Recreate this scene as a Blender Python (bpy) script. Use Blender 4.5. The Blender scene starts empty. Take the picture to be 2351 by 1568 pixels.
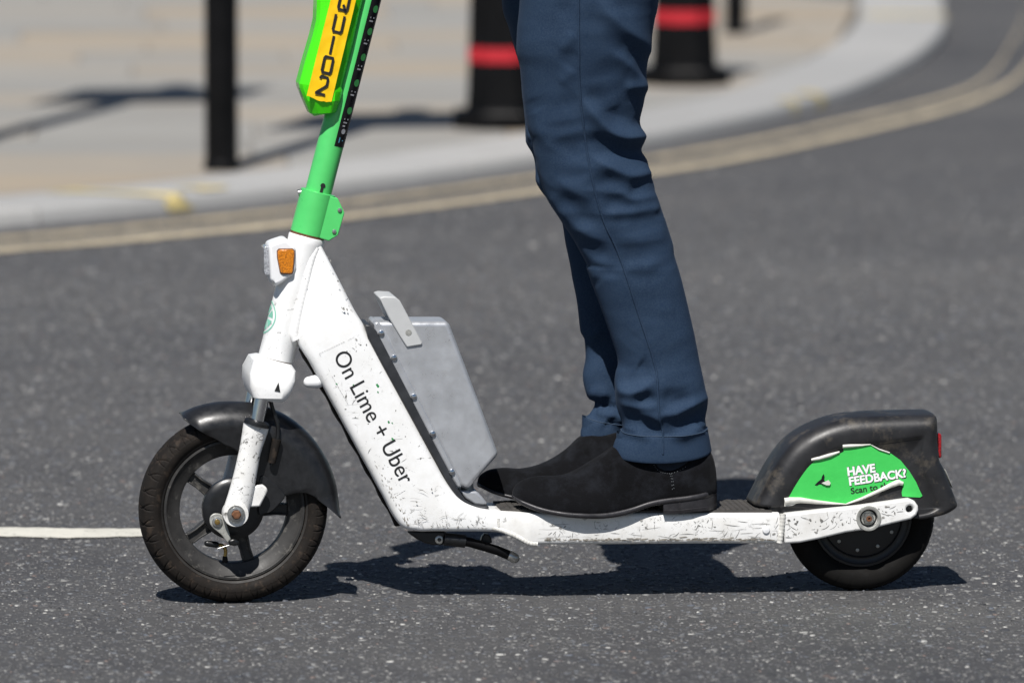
import bpy, bmesh, math, random
import numpy as np
from mathutils import Vector, Matrix, noise as mnoise

R = math.radians
random.seed(7); rng = np.random.default_rng(7)
SC = bpy.context.scene
COL = SC.collection

# ------------------------------------------------------------------ camera
# Frame used for measuring the photograph: 2351 x 1568 units.
FW, FH, FOC = 2351.0, 1568.0, 16800.0
CAM_H = 1.73; CAM_Y = -12.0
PITCH = math.atan((784 + 1054) / FOC)
cam_data = bpy.data.cameras.new('camera'); cam = bpy.data.objects.new('camera', cam_data); COL.objects.link(cam)
cam.location = (0, CAM_Y, CAM_H); cam.rotation_euler = (math.pi/2 - PITCH, 0, 0)
cam_data.sensor_width = 36; cam_data.lens = 36 * FOC / FW
cam_data.clip_start = 0.1; cam_data.clip_end = 2000
cam_data.dof.use_dof = True; cam_data.dof.focus_distance = 12.03; cam_data.dof.aperture_fstop = 4.1
cam_data.dof.aperture_blades = 9
SC.camera = cam

# ------------------------------------------------------------------ light
SUN_EL, SUN_AZ = 53.5, 13.0          # shadows fall away from the camera and a little to the right
w = bpy.data.worlds.new('World'); SC.world = w; w.use_nodes = True
nt = w.node_tree
bg = nt.nodes['Background']; sky = nt.nodes.new('ShaderNodeTexSky')
sky.sky_type = 'NISHITA'; sky.sun_disc = False
sky.air_density = .8; sky.dust_density = .3; sky.sun_elevation = R(SUN_EL); sky.sun_rotation = R(180 + SUN_AZ)
nt.links.new(sky.outputs[0], bg.inputs[0]); bg.inputs[1].default_value = 0.05
sd = bpy.data.lights.new('sun', 'SUN'); sd.energy = 5.0; sd.angle = R(0.53); sd.color = (1, .965, .925)
so = bpy.data.objects.new('sun', sd); COL.objects.link(so)
ldir = Vector((math.sin(R(SUN_AZ))*math.cos(R(SUN_EL)), math.cos(R(SUN_AZ))*math.cos(R(SUN_EL)), -math.sin(R(SUN_EL))))
so.rotation_euler = ldir.to_track_quat('-Z', 'Y').to_euler()
so.location = (-3, -8, 9)
SC.view_settings.view_transform = 'Standard'; SC.view_settings.look = 'None'
SC.view_settings.exposure = 0.22; SC.view_settings.gamma = 1.0
SC.view_settings.use_curve_mapping = False
SC.render.engine = 'CYCLES'
SC.cycles.use_denoising = True
SC.cycles.max_bounces = 5; SC.cycles.diffuse_bounces = 3; SC.cycles.glossy_bounces = 3
SC.cycles.use_adaptive_sampling = True; SC.cycles.adaptive_threshold = .015

# ------------------------------------------------------------------ measuring helpers
CAM = np.array([0, CAM_Y, CAM_H]); CP, SP = math.cos(PITCH), math.sin(PITCH)
def ray(px, py):
    x, y = px - FW/2, py - FH/2
    return np.array([x, FOC*CP - y*SP, -FOC*SP - y*CP])
def ground(px, py, z=0.0):
    d = ray(px, py); t = (z - CAM_H) / d[2]; p = CAM + d*t
    return p[0], p[1]
gf = np.array(ground(536, 1380)); gr = np.array(ground(1972, 1352))
ORG = (gf + gr)/2
YAW = math.atan2(gr[1]-gf[1], gr[0]-gf[0])
cu, su_ = math.cos(YAW), math.sin(YAW)
def P(px, py, off=0.0):
    """point of the scooter's own upright plane, at depth off, as (u, z)"""
    d = ray(px, py)
    n = np.array([-su_, cu])
    t = (off - np.dot(CAM[:2]-ORG, n)) / np.dot(d[:2], n)
    p = CAM + d*t
    return float(np.dot(p[:2]-ORG, [cu, su_])), float(p[2])
def project(pts):
    """local scooter points -> measuring frame"""
    pts = np.asarray(pts, float)
    X = ORG[0] + pts[:,0]*cu - pts[:,1]*su_ - CAM[0]
    Y = ORG[1] + pts[:,0]*su_ + pts[:,1]*cu - CAM[1]
    Z = pts[:,2] - CAM[2]
    dep = Y*CP - Z*SP; up = Y*SP + Z*CP
    return np.stack([FW/2 + FOC*X/dep, FH/2 - FOC*up/dep], 1)
def conv(x0, y0, k):
    return lambda x, y: (x0 + k*x, y0 + k*y)
C1 = conv(256.3, 897.1, .32694); C2 = conv(544.7, 416.5, .32694); C3 = conv(576.7, 0, .36792)
C4 = conv(801, 736.9, .38813); C5 = conv(1666.1, 897.1, .30644); C6 = conv(1025.3, 897.1, .29982)
T1 = conv(1089.4, 0, .40867); T2 = conv(1185.5, 512.6, .36775); C8 = conv(640.8, 0, .17168)
CK = conv(897.1, 1185.5, .14991); CH = conv(576.7, 512.6, .18387)
PXM = 1392.0
def Q(c, pts, off=0.0):
    return [P(*c(x, y), off) for x, y in pts]
def smooth(pts, n=6, closed=False):
    pts = [np.array(p, float) for p in pts]; out = []; m = len(pts)
    for i in range(m if closed else m-1):
        if closed: a, b, c, d = pts[i-1], pts[i], pts[(i+1) % m], pts[(i+2) % m]
        else: a, b, c, d = pts[max(i-1,0)], pts[i], pts[i+1], pts[min(i+2,m-1)]
        for k in range(n):
            t = k/n
            out.append(.5*((2*b)+(c-a)*t+(2*a-5*b+4*c-d)*t*t+(3*b-a-3*c+d)*t**3))
    if not closed: out.append(pts[-1])
    return [tuple(p) for p in out]

# ------------------------------------------------------------------ materials
MATS = {}
class NB:
    def __init__(s, name):
        s.m = bpy.data.materials.new(name); s.m.use_nodes = True
        s.nt = s.m.node_tree; s.b = s.nt.nodes['Principled BSDF']; s.co = None
    def n(s, t, **kw):
        nd = s.nt.nodes.new(t)
        for k, v in kw.items():
            if k in nd.inputs: 
                try: nd.inputs[k].default_value = v
                except Exception: s.nt.links.new(v, nd.inputs[k])
            else: setattr(nd, k, v)
        return nd
    def link(s, a, b): s.nt.links.new(a, b)
    def coord(s, scale=(1,1,1)):
        if s.co is None: s.co = s.n('ShaderNodeTexCoord')
        if scale == (1,1,1): return s.co.outputs['Object']
        mp = s.n('ShaderNodeMapping'); mp.inputs['Scale'].default_value = scale
        s.link(s.co.outputs['Object'], mp.inputs[0]); return mp.outputs[0]
    def noise(s, scale, detail=4, rough=.6, dist=0, sc=(1,1,1)):
        nd = s.n('ShaderNodeTexNoise'); nd.inputs['Scale'].default_value = scale
        nd.inputs['Detail'].default_value = detail; nd.inputs['Roughness'].default_value = rough
        nd.inputs['Distortion'].default_value = dist
        s.link(s.coord(sc), nd.inputs['Vector']); return nd.outputs['Fac']
    def ramp(s, fac, lo, hi, a=0.0, b=1.0):
        r = s.n('ShaderNodeMapRange'); r.inputs['From Min'].default_value = lo; r.inputs['From Max'].default_value = hi
        r.inputs['To Min'].default_value = a; r.inputs['To Max'].default_value = b
        s.link(fac, r.inputs['Value']); return r.outputs[0]
    def mul(s, a, b, op='MULTIPLY'):
        m = s.n('ShaderNodeMath'); m.operation = op
        for i, v in enumerate((a, b)):
            if isinstance(v, (int, float)): m.inputs[i].default_value = v
            else: s.link(v, m.inputs[i])
        return m.outputs[0]
    def mix(s, fac, a, b):
        m = s.n('ShaderNodeMix'); m.data_type = 'RGBA'
        for sock, v in ((m.inputs[0], fac), (m.inputs[6], a), (m.inputs[7], b)):
            if isinstance(v, (int, float)): sock.default_value = v
            elif isinstance(v, tuple): sock.default_value = (*v, 1)
            else: s.link(v, sock)
        return m.outputs[2]
    def bump(s, h, strength, dist=.001):
        b = s.n('ShaderNodeBump'); b.inputs['Strength'].default_value = strength; b.inputs['Distance'].default_value = dist
        s.link(h, b.inputs['Height']); s.link(b.outputs[0], s.b.inputs['Normal'])
    def col(s, v):
        if isinstance(v, tuple): s.b.inputs['Base Color'].default_value = (*v, 1)
        else: s.link(v, s.b.inputs['Base Color'])
    def set(s, **kw):
        for k, v in kw.items():
            k = k.replace('_', ' ')
            if isinstance(v, (int, float, tuple)): s.b.inputs[k].default_value = v
            else: s.link(v, s.b.inputs[k])

def plain(name, c, rough=.5, metal=0., var=.25, nscale=40, bump=0., bscale=300, dirt=None, dirt_lo=.58, spec=.5, coat=0., dirt_w=.12):
    k = NB(name)
    dark = tuple(x*(1-var) for x in c); lite = tuple(min(1, x*(1+var*.6)) for x in c)
    col = k.mix(k.ramp(k.noise(nscale, 5), .3, .7), dark, lite)
    if dirt: col = k.mix(k.ramp(k.noise(nscale*1.7, 7, .7), dirt_lo, dirt_lo+dirt_w), col, dirt)
    k.col(col)
    k.set(Roughness=k.ramp(k.noise(nscale*2, 4), .3, .7, max(.02, rough-.08), min(1, rough+.1)), Metallic=metal)
    k.b.inputs['Specular IOR Level'].default_value = spec
    k.b.inputs['Coat Weight'].default_value = coat
    if bump: k.bump(k.noise(bscale, 4), bump)
    MATS[name] = k.m; return k.m

def white_paint(name, amount, c=(.82,.825,.82)):
    k = NB(name)
    big = k.ramp(k.noise(9, 3), .38, .62)
    s1 = k.ramp(k.noise(70, 8, .72, 1.6), .63-.03*amount, .66-.03*amount)          # chips and scuffs
    s2 = k.ramp(k.noise(90, 5, .65, 1.2, (.8, 1, .3)), .70-.02*amount, .73-.02*amount)  # long scratches
    s3 = k.ramp(k.noise(110, 5, .6, .8, (.10, 1, 1)), .68-.025*amount, .72-.025*amount)
    m = k.mul(k.mul(s1, .8), k.mul(s2, .55), 'ADD'); m = k.mul(m, k.mul(s3, .6), 'ADD')
    m = k.mul(m, k.mul(big, .75+.25*amount)); 
    mm = k.n('ShaderNodeClamp'); k.link(m, mm.inputs[0])
    grime = k.mul(k.ramp(k.noise(22, 6, .7), .42, .75), .22+.2*amount)
    col = k.mix(grime, c, (.55, .53, .48))
    col = k.mix(mm.outputs[0], col, (.10, .095, .085))
    k.col(col); k.set(Roughness=k.ramp(k.noise(30, 4), .3, .7, .28, .5))
    k.b.inputs['Coat Weight'].default_value = .25; k.b.inputs['Coat Roughness'].default_value = .2
    k.bump(k.noise(180, 4), .06)
    MATS[name] = k.m; return k.m
white_paint('white_paint', .7); white_paint('white_worn', 2.0, (.79,.79,.775))
plain('white_clean', (.78,.79,.80), .35, var=.06)
plain('weld', (.66,.65,.61), .4, var=.35, nscale=90, dirt=(.12,.11,.10), dirt_lo=.6)
plain('paint_green', (.085,.58,.145), .34, var=.07, nscale=25, dirt=(.03,.16,.05), dirt_lo=.72, coat=.3)
plain('box_green', (.07,.80,.005), .3, var=.03, nscale=20, coat=.3)
plain('label_yellow', (.90,.55,.003), .4, var=.10, nscale=60, dirt=(.55,.33,.01), dirt_lo=.72)
plain('ink', (.012,.012,.012), .5, var=.1)
plain('scuff', (.27,.262,.245), .7, var=.75, nscale=45)
plain('speck_green', (.03,.22,.07), .6, var=.3)
plain('grime', (.30,.275,.235), .85, var=.6, nscale=60)
plain('ink_strip', (.006,.006,.007), .3, var=.2)
plain('icon_green', (.05,.30,.08), .5, var=.1); plain('icon_grey', (.35,.36,.38), .5, var=.3, nscale=400)
plain('icon_blue', (.12,.45,.65), .5, var=.2)
plain('black_plastic', (.0125,.013,.0145), .36, var=.35, nscale=45, bump=.10, bscale=160, dirt=(.036,.033,.028), dirt_lo=.63, spec=.5)
plain('dusty_plastic', (.0165,.0165,.018), .46, var=.4, nscale=14, bump=.2, bscale=120, dirt=(.062,.054,.044), dirt_lo=.53, spec=.5)
plain('black_plastic_clean', (.009,.0095,.0105), .35, var=.3, nscale=30)
plain('rubber', (.0115,.0090,.0072), .78, var=.45, nscale=35, bump=.2, bscale=400, dirt=(.036,.026,.019), dirt_lo=.54, spec=.25)
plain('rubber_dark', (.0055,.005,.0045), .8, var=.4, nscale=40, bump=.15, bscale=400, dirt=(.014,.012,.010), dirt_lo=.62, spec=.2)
plain('rubber_sidewall', (.02,.018,.016), .62, var=.35, nscale=30, bump=.15, bscale=350, dirt=(.07,.06,.05), dirt_lo=.60)
plain('rim', (.026,.025,.024), .55, var=.4, nscale=30, bump=.1, bscale=300, dirt=(.10,.095,.085), dirt_lo=.55)
plain('hub', (.010,.010,.011), .45, var=.4, nscale=40, dirt=(.06,.05,.045), dirt_lo=.62)
plain('aluminium', (.50,.515,.54), .34, metal=.5, var=.14, nscale=26, bump=.12, bscale=420, dirt=(.24,.24,.245), dirt_lo=.66)
plain('handle_plastic', (.48,.49,.49), .42, var=.06, nscale=30, dirt=(.35,.35,.34), dirt_lo=.72)
plain('chrome', (.62,.63,.65), .12, metal=1, var=.15)
plain('steel', (.50,.50,.48), .32, metal=.9, var=.3, nscale=120, dirt=(.20,.16,.12), dirt_lo=.62)
plain('steel_dull', (.42,.42,.39), .5, metal=.5, var=.3, nscale=80, dirt=(.2,.19,.16), dirt_lo=.6)
plain('rust', (.17,.075,.035), .75, metal=.2, var=.5, nscale=200)
plain('brass', (.45,.30,.10), .35, metal=.9, var=.3, nscale=100)
plain('gasket', (.028,.030,.034), .42, var=.3, nscale=30)
plain('grip', (.050,.046,.042), .8, var=.35, nscale=60, bump=.25, bscale=900, dirt=(.10,.09,.075), dirt_lo=.6)
plain('sticker_green', (.055,.56,.10), .36, var=.06, nscale=20, bump=.5, bscale=70, dirt=(.045,.44,.085), dirt_lo=.64)
plain('sticker_back', (.66,.65,.60), .6, var=.18, nscale=90)
plain('white_print', (.85,.85,.85), .5, var=.03)
plain('teal_print', (.22,.56,.42), .5, var=.12, nscale=60)
plain('suede', (.0058,.0060,.0072), .92, var=.5, nscale=13, bump=.7, bscale=600, dirt=(.017,.0190,.024), dirt_lo=.46, spec=.08, dirt_w=.36)
plain('sole', (.024,.023,.026), .40, var=.4, nscale=60, bump=.15, bscale=500, dirt=(.07,.065,.065), dirt_lo=.62)
plain('elastic', (.010,.017,.030), .85, var=.3, nscale=300)
plain('twill_thread', (.032,.058,.100), .8, var=.2)
plain('thread', (.10,.11,.12), .8, var=.2)
plain('skin', (.45,.27,.19), .55, var=.1); plain('shirt', (.25,.30,.38), .85, var=.1)
plain('bollard_black', (.0035,.0035,.004), .45, var=.3, nscale=8, spec=.15)
plain('bollard_red', (.44,.014,.024), .45, var=.15, nscale=12)
plain('sign_grey', (.25,.25,.26), .6, var=.15, nscale=5)
plain('lime_white', (.8,.8,.8), .5)
# suede gets a sheen
for nm in ('suede',):
    MATS[nm].node_tree.nodes['Principled BSDF'].inputs['Sheen Weight'].default_value = .035
# navy cotton twill
k = NB('navy_twill')
wv = k.n('ShaderNodeTexWave'); wv.wave_type = 'BANDS'; wv.bands_direction = 'DIAGONAL'
wv.inputs['Scale'].default_value = 420; wv.inputs['Distortion'].default_value = 1.5; k.link(k.coord(), wv.inputs['Vector'])
base = k.mix(k.ramp(k.noise(14, 5), .3, .7), (.0115,.0268,.0575), (.0172,.0368,.0745))
base = k.mix(k.ramp(k.noise(420, 3), .35, .7), base, (.026,.047,.083))
base = k.mix(k.mul(k.ramp(k.noise(9, 6, .7, 0, (3, 3, .6)), .5, .8), .35), base, (.030,.054,.092))
k.col(base); k.set(Roughness=.85); k.b.inputs['Specular IOR Level'].default_value = .2
k.b.inputs['Sheen Weight'].default_value = .02; k.b.inputs['Sheen Roughness'].default_value = .35
k.b.inputs['Sheen Tint'].default_value = (.5,.65,.9,1)
k.bump(k.mul(wv.outputs['Fac'], k.noise(500, 2), 'ADD'), .12, .0006); MATS['navy_twill'] = k.m
# amber / red / clear prismatic reflectors
def reflector(name, c, rough):
    k = NB(name)
    vo = k.n('ShaderNodeTexVoronoi'); vo.inputs['Scale'].default_value = 420; k.link(k.coord(), vo.inputs['Vector'])
    k.col(k.mix(k.ramp(vo.outputs['Distance'], 0, .8), c, tuple(x*.45 for x in c)))
    k.set(Roughness=rough); k.b.inputs['Coat Weight'].default_value = 1; k.b.inputs['Coat Roughness'].default_value = .05
    k.bump(vo.outputs['Distance'], .5, .001); MATS[name] = k.m
reflector('amber', (.85,.27,.004), .25); reflector('red_lens', (.45,.008,.012), .25); reflector('clear_lens', (.50,.52,.56), .2)

# asphalt: bitumen with stone flecks at several sizes
k = NB('asphalt')
big = k.noise(.9, 4, .6); mid = k.noise(7, 5, .65)
band = k.noise(1.0, 4, .6, .4, (.22, 1.5, 1)); patch = k.noise(.45, 3, .55, .3)
base = k.mix(k.ramp(big, .3, .7), (.046,.0468,.0520), (.064,.0635,.0655))
base = k.mix(k.mul(k.ramp(band, .42, .68), .75), base, (.090,.088,.086))
base = k.mix(k.mul(k.ramp(patch, .50, .60), .6), base, (.036,.0365,.041))
base = k.mix(k.mul(k.ramp(mid, .35, .75), .5), base, (.088,.086,.083))
def flecks(scale, lo, c1, c2, base, amt):
    v = k.n('ShaderNodeTexVoronoi'); v.inputs['Scale'].default_value = scale; k.link(k.coord(), v.inputs['Vector'])
    sep = k.n('ShaderNodeSeparateColor'); k.link(v.outputs['Color'], sep.inputs[0])
    inside = k.ramp(v.outputs['Distance'], .48, .30)
    sel = k.mul(k.ramp(sep.outputs[0], lo, lo+.04), inside)
    c = k.mix(sep.outputs[1], c1, c2)
    return k.mix(k.mul(sel, amt), base, c), v
base, v1 = flecks(75, .62, (.07,.077,.092), (.16,.155,.145), base, .7)
base, v2 = flecks(170, .84, (.15,.15,.15), (.34,.33,.31), base, .7)
base, v3 = flecks(260, .72, (.03,.03,.032), (.14,.135,.13), base, .6)
k.col(base); k.set(Roughness=.78); k.b.inputs['Specular IOR Level'].default_value = .35
hh = k.mul(v1.outputs['Distance'], k.noise(160, 3), 'ADD'); k.bump(hh, .55, .004); MATS['asphalt'] = k.m
# loose-cut stone chips in the surface, colour per chip
k = NB('chip')
at = k.n('ShaderNodeAttribute'); at.attribute_name = 'Col'
k.col(k.mix(k.mul(k.ramp(k.noise(350, 3), .3, .7), .35), at.outputs['Color'], (.07,.07,.07))); k.set(Roughness=.6); MATS['chip'] = k.m
def road_paint(name, c, wear):
    k = NB(name)
    worn = k.ramp(k.noise(95, 7, .7, 0, (.5, 1, 1)), .60-wear, .66-wear)
    worn2 = k.ramp(k.noise(4, 6, .7), .38, .72)
    k.col(k.mix(k.mul(worn, .9), k.mix(worn2, c, tuple(x*.7 for x in c)), (.08,.078,.076))); k.set(Roughness=.65)
    k.bump(k.noise(140, 4), .4, .003); MATS[name] = k.m
road_paint('lane_white', (.66,.64,.56), .0); road_paint('line_yellow', (.56,.475,.325), .075); road_paint('kerb_yellow', (.64,.52,.23), .03)
# paving: each slab its own tone
k = NB('paving')
oi = k.n('ShaderNodeObjectInfo')
tone = k.mix(k.ramp(oi.outputs['Random'], .30, .55), (.250,.246,.230), (.330,.265,.185))
r2 = k.n('ShaderNodeMath'); r2.operation = 'FRACT'; k.link(k.mul(oi.outputs['Random'], 7.31), r2.inputs[0])
tone = k.mix(k.mul(r2.outputs[0], .45), tone, (.315,.31,.29))
tone = k.mix(k.mul(k.ramp(k.noise(3.5, 6, .65), .35, .7), .45), tone, (.24,.22,.19))
tone = k.mix(k.mul(k.ramp(k.noise(60, 5, .7), .45, .75), .4), tone, (.33,.32,.30))
k.col(tone); k.set(Roughness=.8); k.bump(k.noise(45, 5), .3, .004); MATS['paving'] = k.m
k = NB('kerb')
oi = k.n('ShaderNodeObjectInfo')
tone = k.mix(oi.outputs['Random'], (.325,.325,.32), (.395,.39,.378))
tone = k.mix(k.mul(k.ramp(k.noise(5, 6, .65), .4, .75), .5), tone, (.29,.285,.27))
tone = k.mix(k.mul(k.ramp(k.noise(220, 3), .5, .7), .4), tone, (.22,.22,.22))
k.col(tone); k.set(Roughness=.75); k.bump(k.noise(120, 4), .3, .003); MATS['kerb'] = k.m
plain('bedding', (.13,.12,.105), .9, var=.3, nscale=6)

# ------------------------------------------------------------------ object helpers
def M(name): return MATS[name]
def obj(name, me, parent=None, mat=None):
    o = bpy.data.objects.new(name, me); COL.objects.link(o)
    if parent is not None: o.parent = parent
    if mat: me.materials.append(M(mat))
    return o
def mesh(name, verts, faces, mat, parent=None, sharp=40, smoothed=True):
    me = bpy.data.meshes.new(name)
    me.from_pydata([tuple(map(float, v)) for v in verts], [], [tuple(f) for f in faces])
    bm = bmesh.new(); bm.from_mesh(me); bmesh.ops.recalc_face_normals(bm, faces=bm.faces); bm.to_mesh(me); bm.free()
    if smoothed:
        me.polygons.foreach_set('use_smooth', [True]*len(me.polygons))
        me.set_sharp_from_angle(angle=R(sharp))
    return obj(name, me, parent, mat)
def sheet(name, verts, faces, mat, parent=None, smoothed=True):
    me = bpy.data.meshes.new(name); me.from_pydata([tuple(map(float, v)) for v in verts], [], [tuple(f) for f in faces])
    if smoothed: me.polygons.foreach_set('use_smooth', [True]*len(me.polygons))
    return obj(name, me, parent, mat)
def bevel(o, width, seg=3, ang=35):
    b = o.modifiers.new('bevel', 'BEVEL'); b.width = width; b.segments = seg; b.limit_method = 'ANGLE'; b.angle_limit = R(ang)
    b.harden_normals = False
    return o
def plate(name, outline, v0, v1, mat, parent=None, bev=.0, seg=3, holes=(), ang=35):
    """outline in (u,z), extruded from depth v0 to v1"""
    bm = bmesh.new(); loops = []
    for lp in [outline] + list(holes):
        vs = [bm.verts.new((u, v0, z)) for u, z in lp]
        es = [bm.edges.new((vs[i], vs[(i+1) % len(vs)])) for i in range(len(vs))]; loops.append((vs, es))
    if holes: 
        g = bmesh.ops.triangle_fill(bm, use_beauty=True, edges=[e for _, es in loops for e in es])
        fs = [f for f in g['geom'] if isinstance(f, bmesh.types.BMFace)]
    else: fs = [bm.faces.new(loops[0][0])]
    r = bmesh.ops.extrude_face_region(bm, geom=fs)
    for e in r['geom']:
        if isinstance(e, bmesh.types.BMVert): e.co.y = v1
    bmesh.ops.recalc_face_normals(bm, faces=bm.faces)
    me = bpy.data.meshes.new(name); bm.to_mesh(me); bm.free()
    me.polygons.foreach_set('use_smooth', [True]*len(me.polygons)); me.set_sharp_from_angle(angle=R(32))
    o = obj(name, me, parent, mat)
    if bev:
        bevel(o, bev, seg, ang)
    return o
def loft(name, rings, mat, parent=None, cap=True, closed=False, sharp=45):
    n = len(rings[0]); verts = [p for r in rings for p in r]; faces = []
    m = len(rings)
    for i in range(m if closed else m-1):
        a, b = i*n, ((i+1) % m)*n
        for j in range(n):
            j2 = (j+1) % n; faces.append((a+j, a+j2, b+j2, b+j))
    if cap and not closed: faces.append(tuple(range(n-1, -1, -1))); faces.append(tuple((m-1)*n+j for j in range(n)))
    return mesh(name, verts, faces, mat, parent, sharp)
def tube(name, pts, radii, mat, parent=None, n=24, round_end=False, flat=1.0):
    pts = [Vector(p) for p in pts]
    if isinstance(radii, (int, float)): radii = [radii]*len(pts)
    pts, radii = list(pts), list(radii)
    if round_end:
        for end in (0, -1):
            p, q = (pts[0], pts[1]) if end == 0 else (pts[-1], pts[-2])
            d = (p-q).normalized(); r = radii[end]; ex = []
            for a in (.35, .65, .88, .985): ex.append((p + d*r*a, r*math.sqrt(1-a*a)))
            if end == 0: pts = [e[0] for e in ex[::-1]] + pts; radii = [e[1] for e in ex[::-1]] + radii
            else: pts += [e[0] for e in ex]; radii += [e[1] for e in ex]
    rings = []; ref = None
    for i, p in enumerate(pts):
        d = (pts[min(i+1, len(pts)-1)] - pts[max(i-1, 0)]).normalized()
        if ref is None: ref = Vector((0,1,0)) if abs(d.y) < .9 else Vector((1,0,0))
        a = (ref - d*ref.dot(d)).normalized(); ref = a; b = d.cross(a)
        rings.append([p + (a*math.cos(t)*flat + b*math.sin(t))*radii[i] for t in [2*math.pi*j/n for j in range(n)]])
    return loft(name, rings, mat, parent)
def revolve(name, prof, c, mat, parent=None, n=64, closed=False, fn=None, sharp=40):
    """prof: (radius, depth) pairs turned about the axle through c=(u,z)"""
    rings = []
    for i in range(n):
        t = 2*math.pi*i/n; ring = []
        for j, (r, v) in enumerate(prof):
            if fn: r, v = fn(t, j, r, v)
            ring.append((c[0]+r*math.cos(t), v, c[1]+r*math.sin(t)))
        rings.append(ring)
    m = len(prof); verts = [p for r in rings for p in r]; faces = []
    for i in range(n):
        a, b = i*m, ((i+1) % n)*m
        for j in range(m if closed else m-1):
            j2 = (j+1) % m; faces.append((a+j, a+j2, b+j2, b+j))
    return mesh(name, verts, faces, mat, parent, sharp)
def disc_bolt(name, c, v, r, h, mat, parent, dome=.5):
    """round head facing the camera side: from depth v outwards by h"""
    prof = [(r, v), (r, v-h*.55), (r*.9, v-h*.8), (r*.6, v-h*(.8+.2*dome)), (0.0001, v-h)]
    return revolve(name, prof, c, mat, parent, 20)
def empty(name, label=None, cat=None, group=None, loc=(0,0,0), rz=0):
    o = bpy.data.objects.new(name, None); COL.objects.link(o); o.location = loc; o.rotation_euler = (0,0,rz)
    o.empty_display_size = .1
    tag(o, label, cat, group); return o
def tag(o, label=None, cat=None, group=None, kind=None):
    if label: o['label'] = label
    if cat: o['category'] = cat
    if group: o['group'] = group
    if kind: o['kind'] = kind
    return o
def text_mesh(s, size, offset=0.0, spacing=1.0):
    cu_ = bpy.data.curves.new('t', 'FONT'); cu_.body = s; cu_.size = size; cu_.offset = offset; cu_.space_character = spacing
    cu_.resolution_u = 6
    o = bpy.data.objects.new('t', cu_); COL.objects.link(o)
    dg = bpy.context.evaluated_depsgraph_get(); ev = o.evaluated_get(dg); me = ev.to_mesh()
    vs = [tuple(v.co) for v in me.vertices]; fs = [tuple(p.vertices) for p in me.polygons]
    ev.to_mesh_clear(); bpy.data.objects.remove(o); bpy.data.curves.remove(cu_)
    return vs, fs
def lettering(name, s, p0, p1, h_scale, v, mat, parent, offset=0.0, cap=None, vfun=None):
    """flat print whose baseline runs from p0 to p1 (u,z) at depth v"""
    vs, fs = text_mesh(s, 1.0, offset)
    xs = [q[0] for q in vs]; x0, x1 = min(xs), max(xs)
    d = np.array(p1) - np.array(p0); L = np.hypot(*d); e = d/L; up = np.array([-e[1], e[0]])
    k_ = L/(x1-x0)
    if cap: h_scale = cap/(max(q[1] for q in vs)*k_)
    out = []
    for x, y, z in vs:
        q = np.array(p0) + e*(x-x0)*k_ + up*y*k_*h_scale
        out.append((q[0], vfun(*q) if vfun else v, q[1]))
    return sheet(name, out, fs, mat, parent, smoothed=False)
def stroke(polys, w):
    """thick polyline strokes -> flat 2D mesh"""
    V, F = [], []
    for pl in polys:
        pl = [np.array(p, float) for p in pl]; n = len(pl); i0 = len(V)
        closed = np.allclose(pl[0], pl[-1]) and n > 2
        for i in range(n):
            if closed: a = pl[(i-1) % (n-1)]; b = pl[(i+1) % (n-1)] if i < n-1 else pl[1]
            else: a, b = pl[max(i-1,0)], pl[min(i+1,n-1)]
            d1 = pl[i]-a; d2 = b-pl[i]
            n1 = d1/np.hypot(*d1) if np.hypot(*d1) > 1e-9 else None; n2 = d2/np.hypot(*d2) if np.hypot(*d2) > 1e-9 else None
            if n1 is None: n1 = n2
            if n2 is None: n2 = n1
            t = n1+n2; t /= np.hypot(*t); nn = np.array([-t[1], t[0]]); c_ = max(.5, np.dot(nn, [-n1[1], n1[0]]))
            V += [pl[i]+nn*w/2/c_, pl[i]-nn*w/2/c_]
        for i in range(n-1): F.append((i0+2*i, i0+2*i+1, i0+2*i+3, i0+2*i+2))
    return V, F

# ================================================================== SETTING
def quad(name, x0, x1, y0, y1, z, mat, nx=1, ny=1):
    vs = [(x0+(x1-x0)*i/nx, y0+(y1-y0)*j/ny, z) for j in range(ny+1) for i in range(nx+1)]
    fs = [(j*(nx+1)+i, j*(nx+1)+i+1, (j+1)*(nx+1)+i+1, (j+1)*(nx+1)+i) for j in range(ny) for i in range(nx)]
    return sheet(name, vs, fs, mat)
road = tag(quad('road', -400, 400, -400, 400, 0, 'asphalt'), kind='structure')
road['label'] = 'grey asphalt road with exposed pale stone flecks'

X_LANE = ground(392, 1222)[0]; Y_LANE = (ground(300, 1236)[1], ground(300, 1209)[1])
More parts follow.
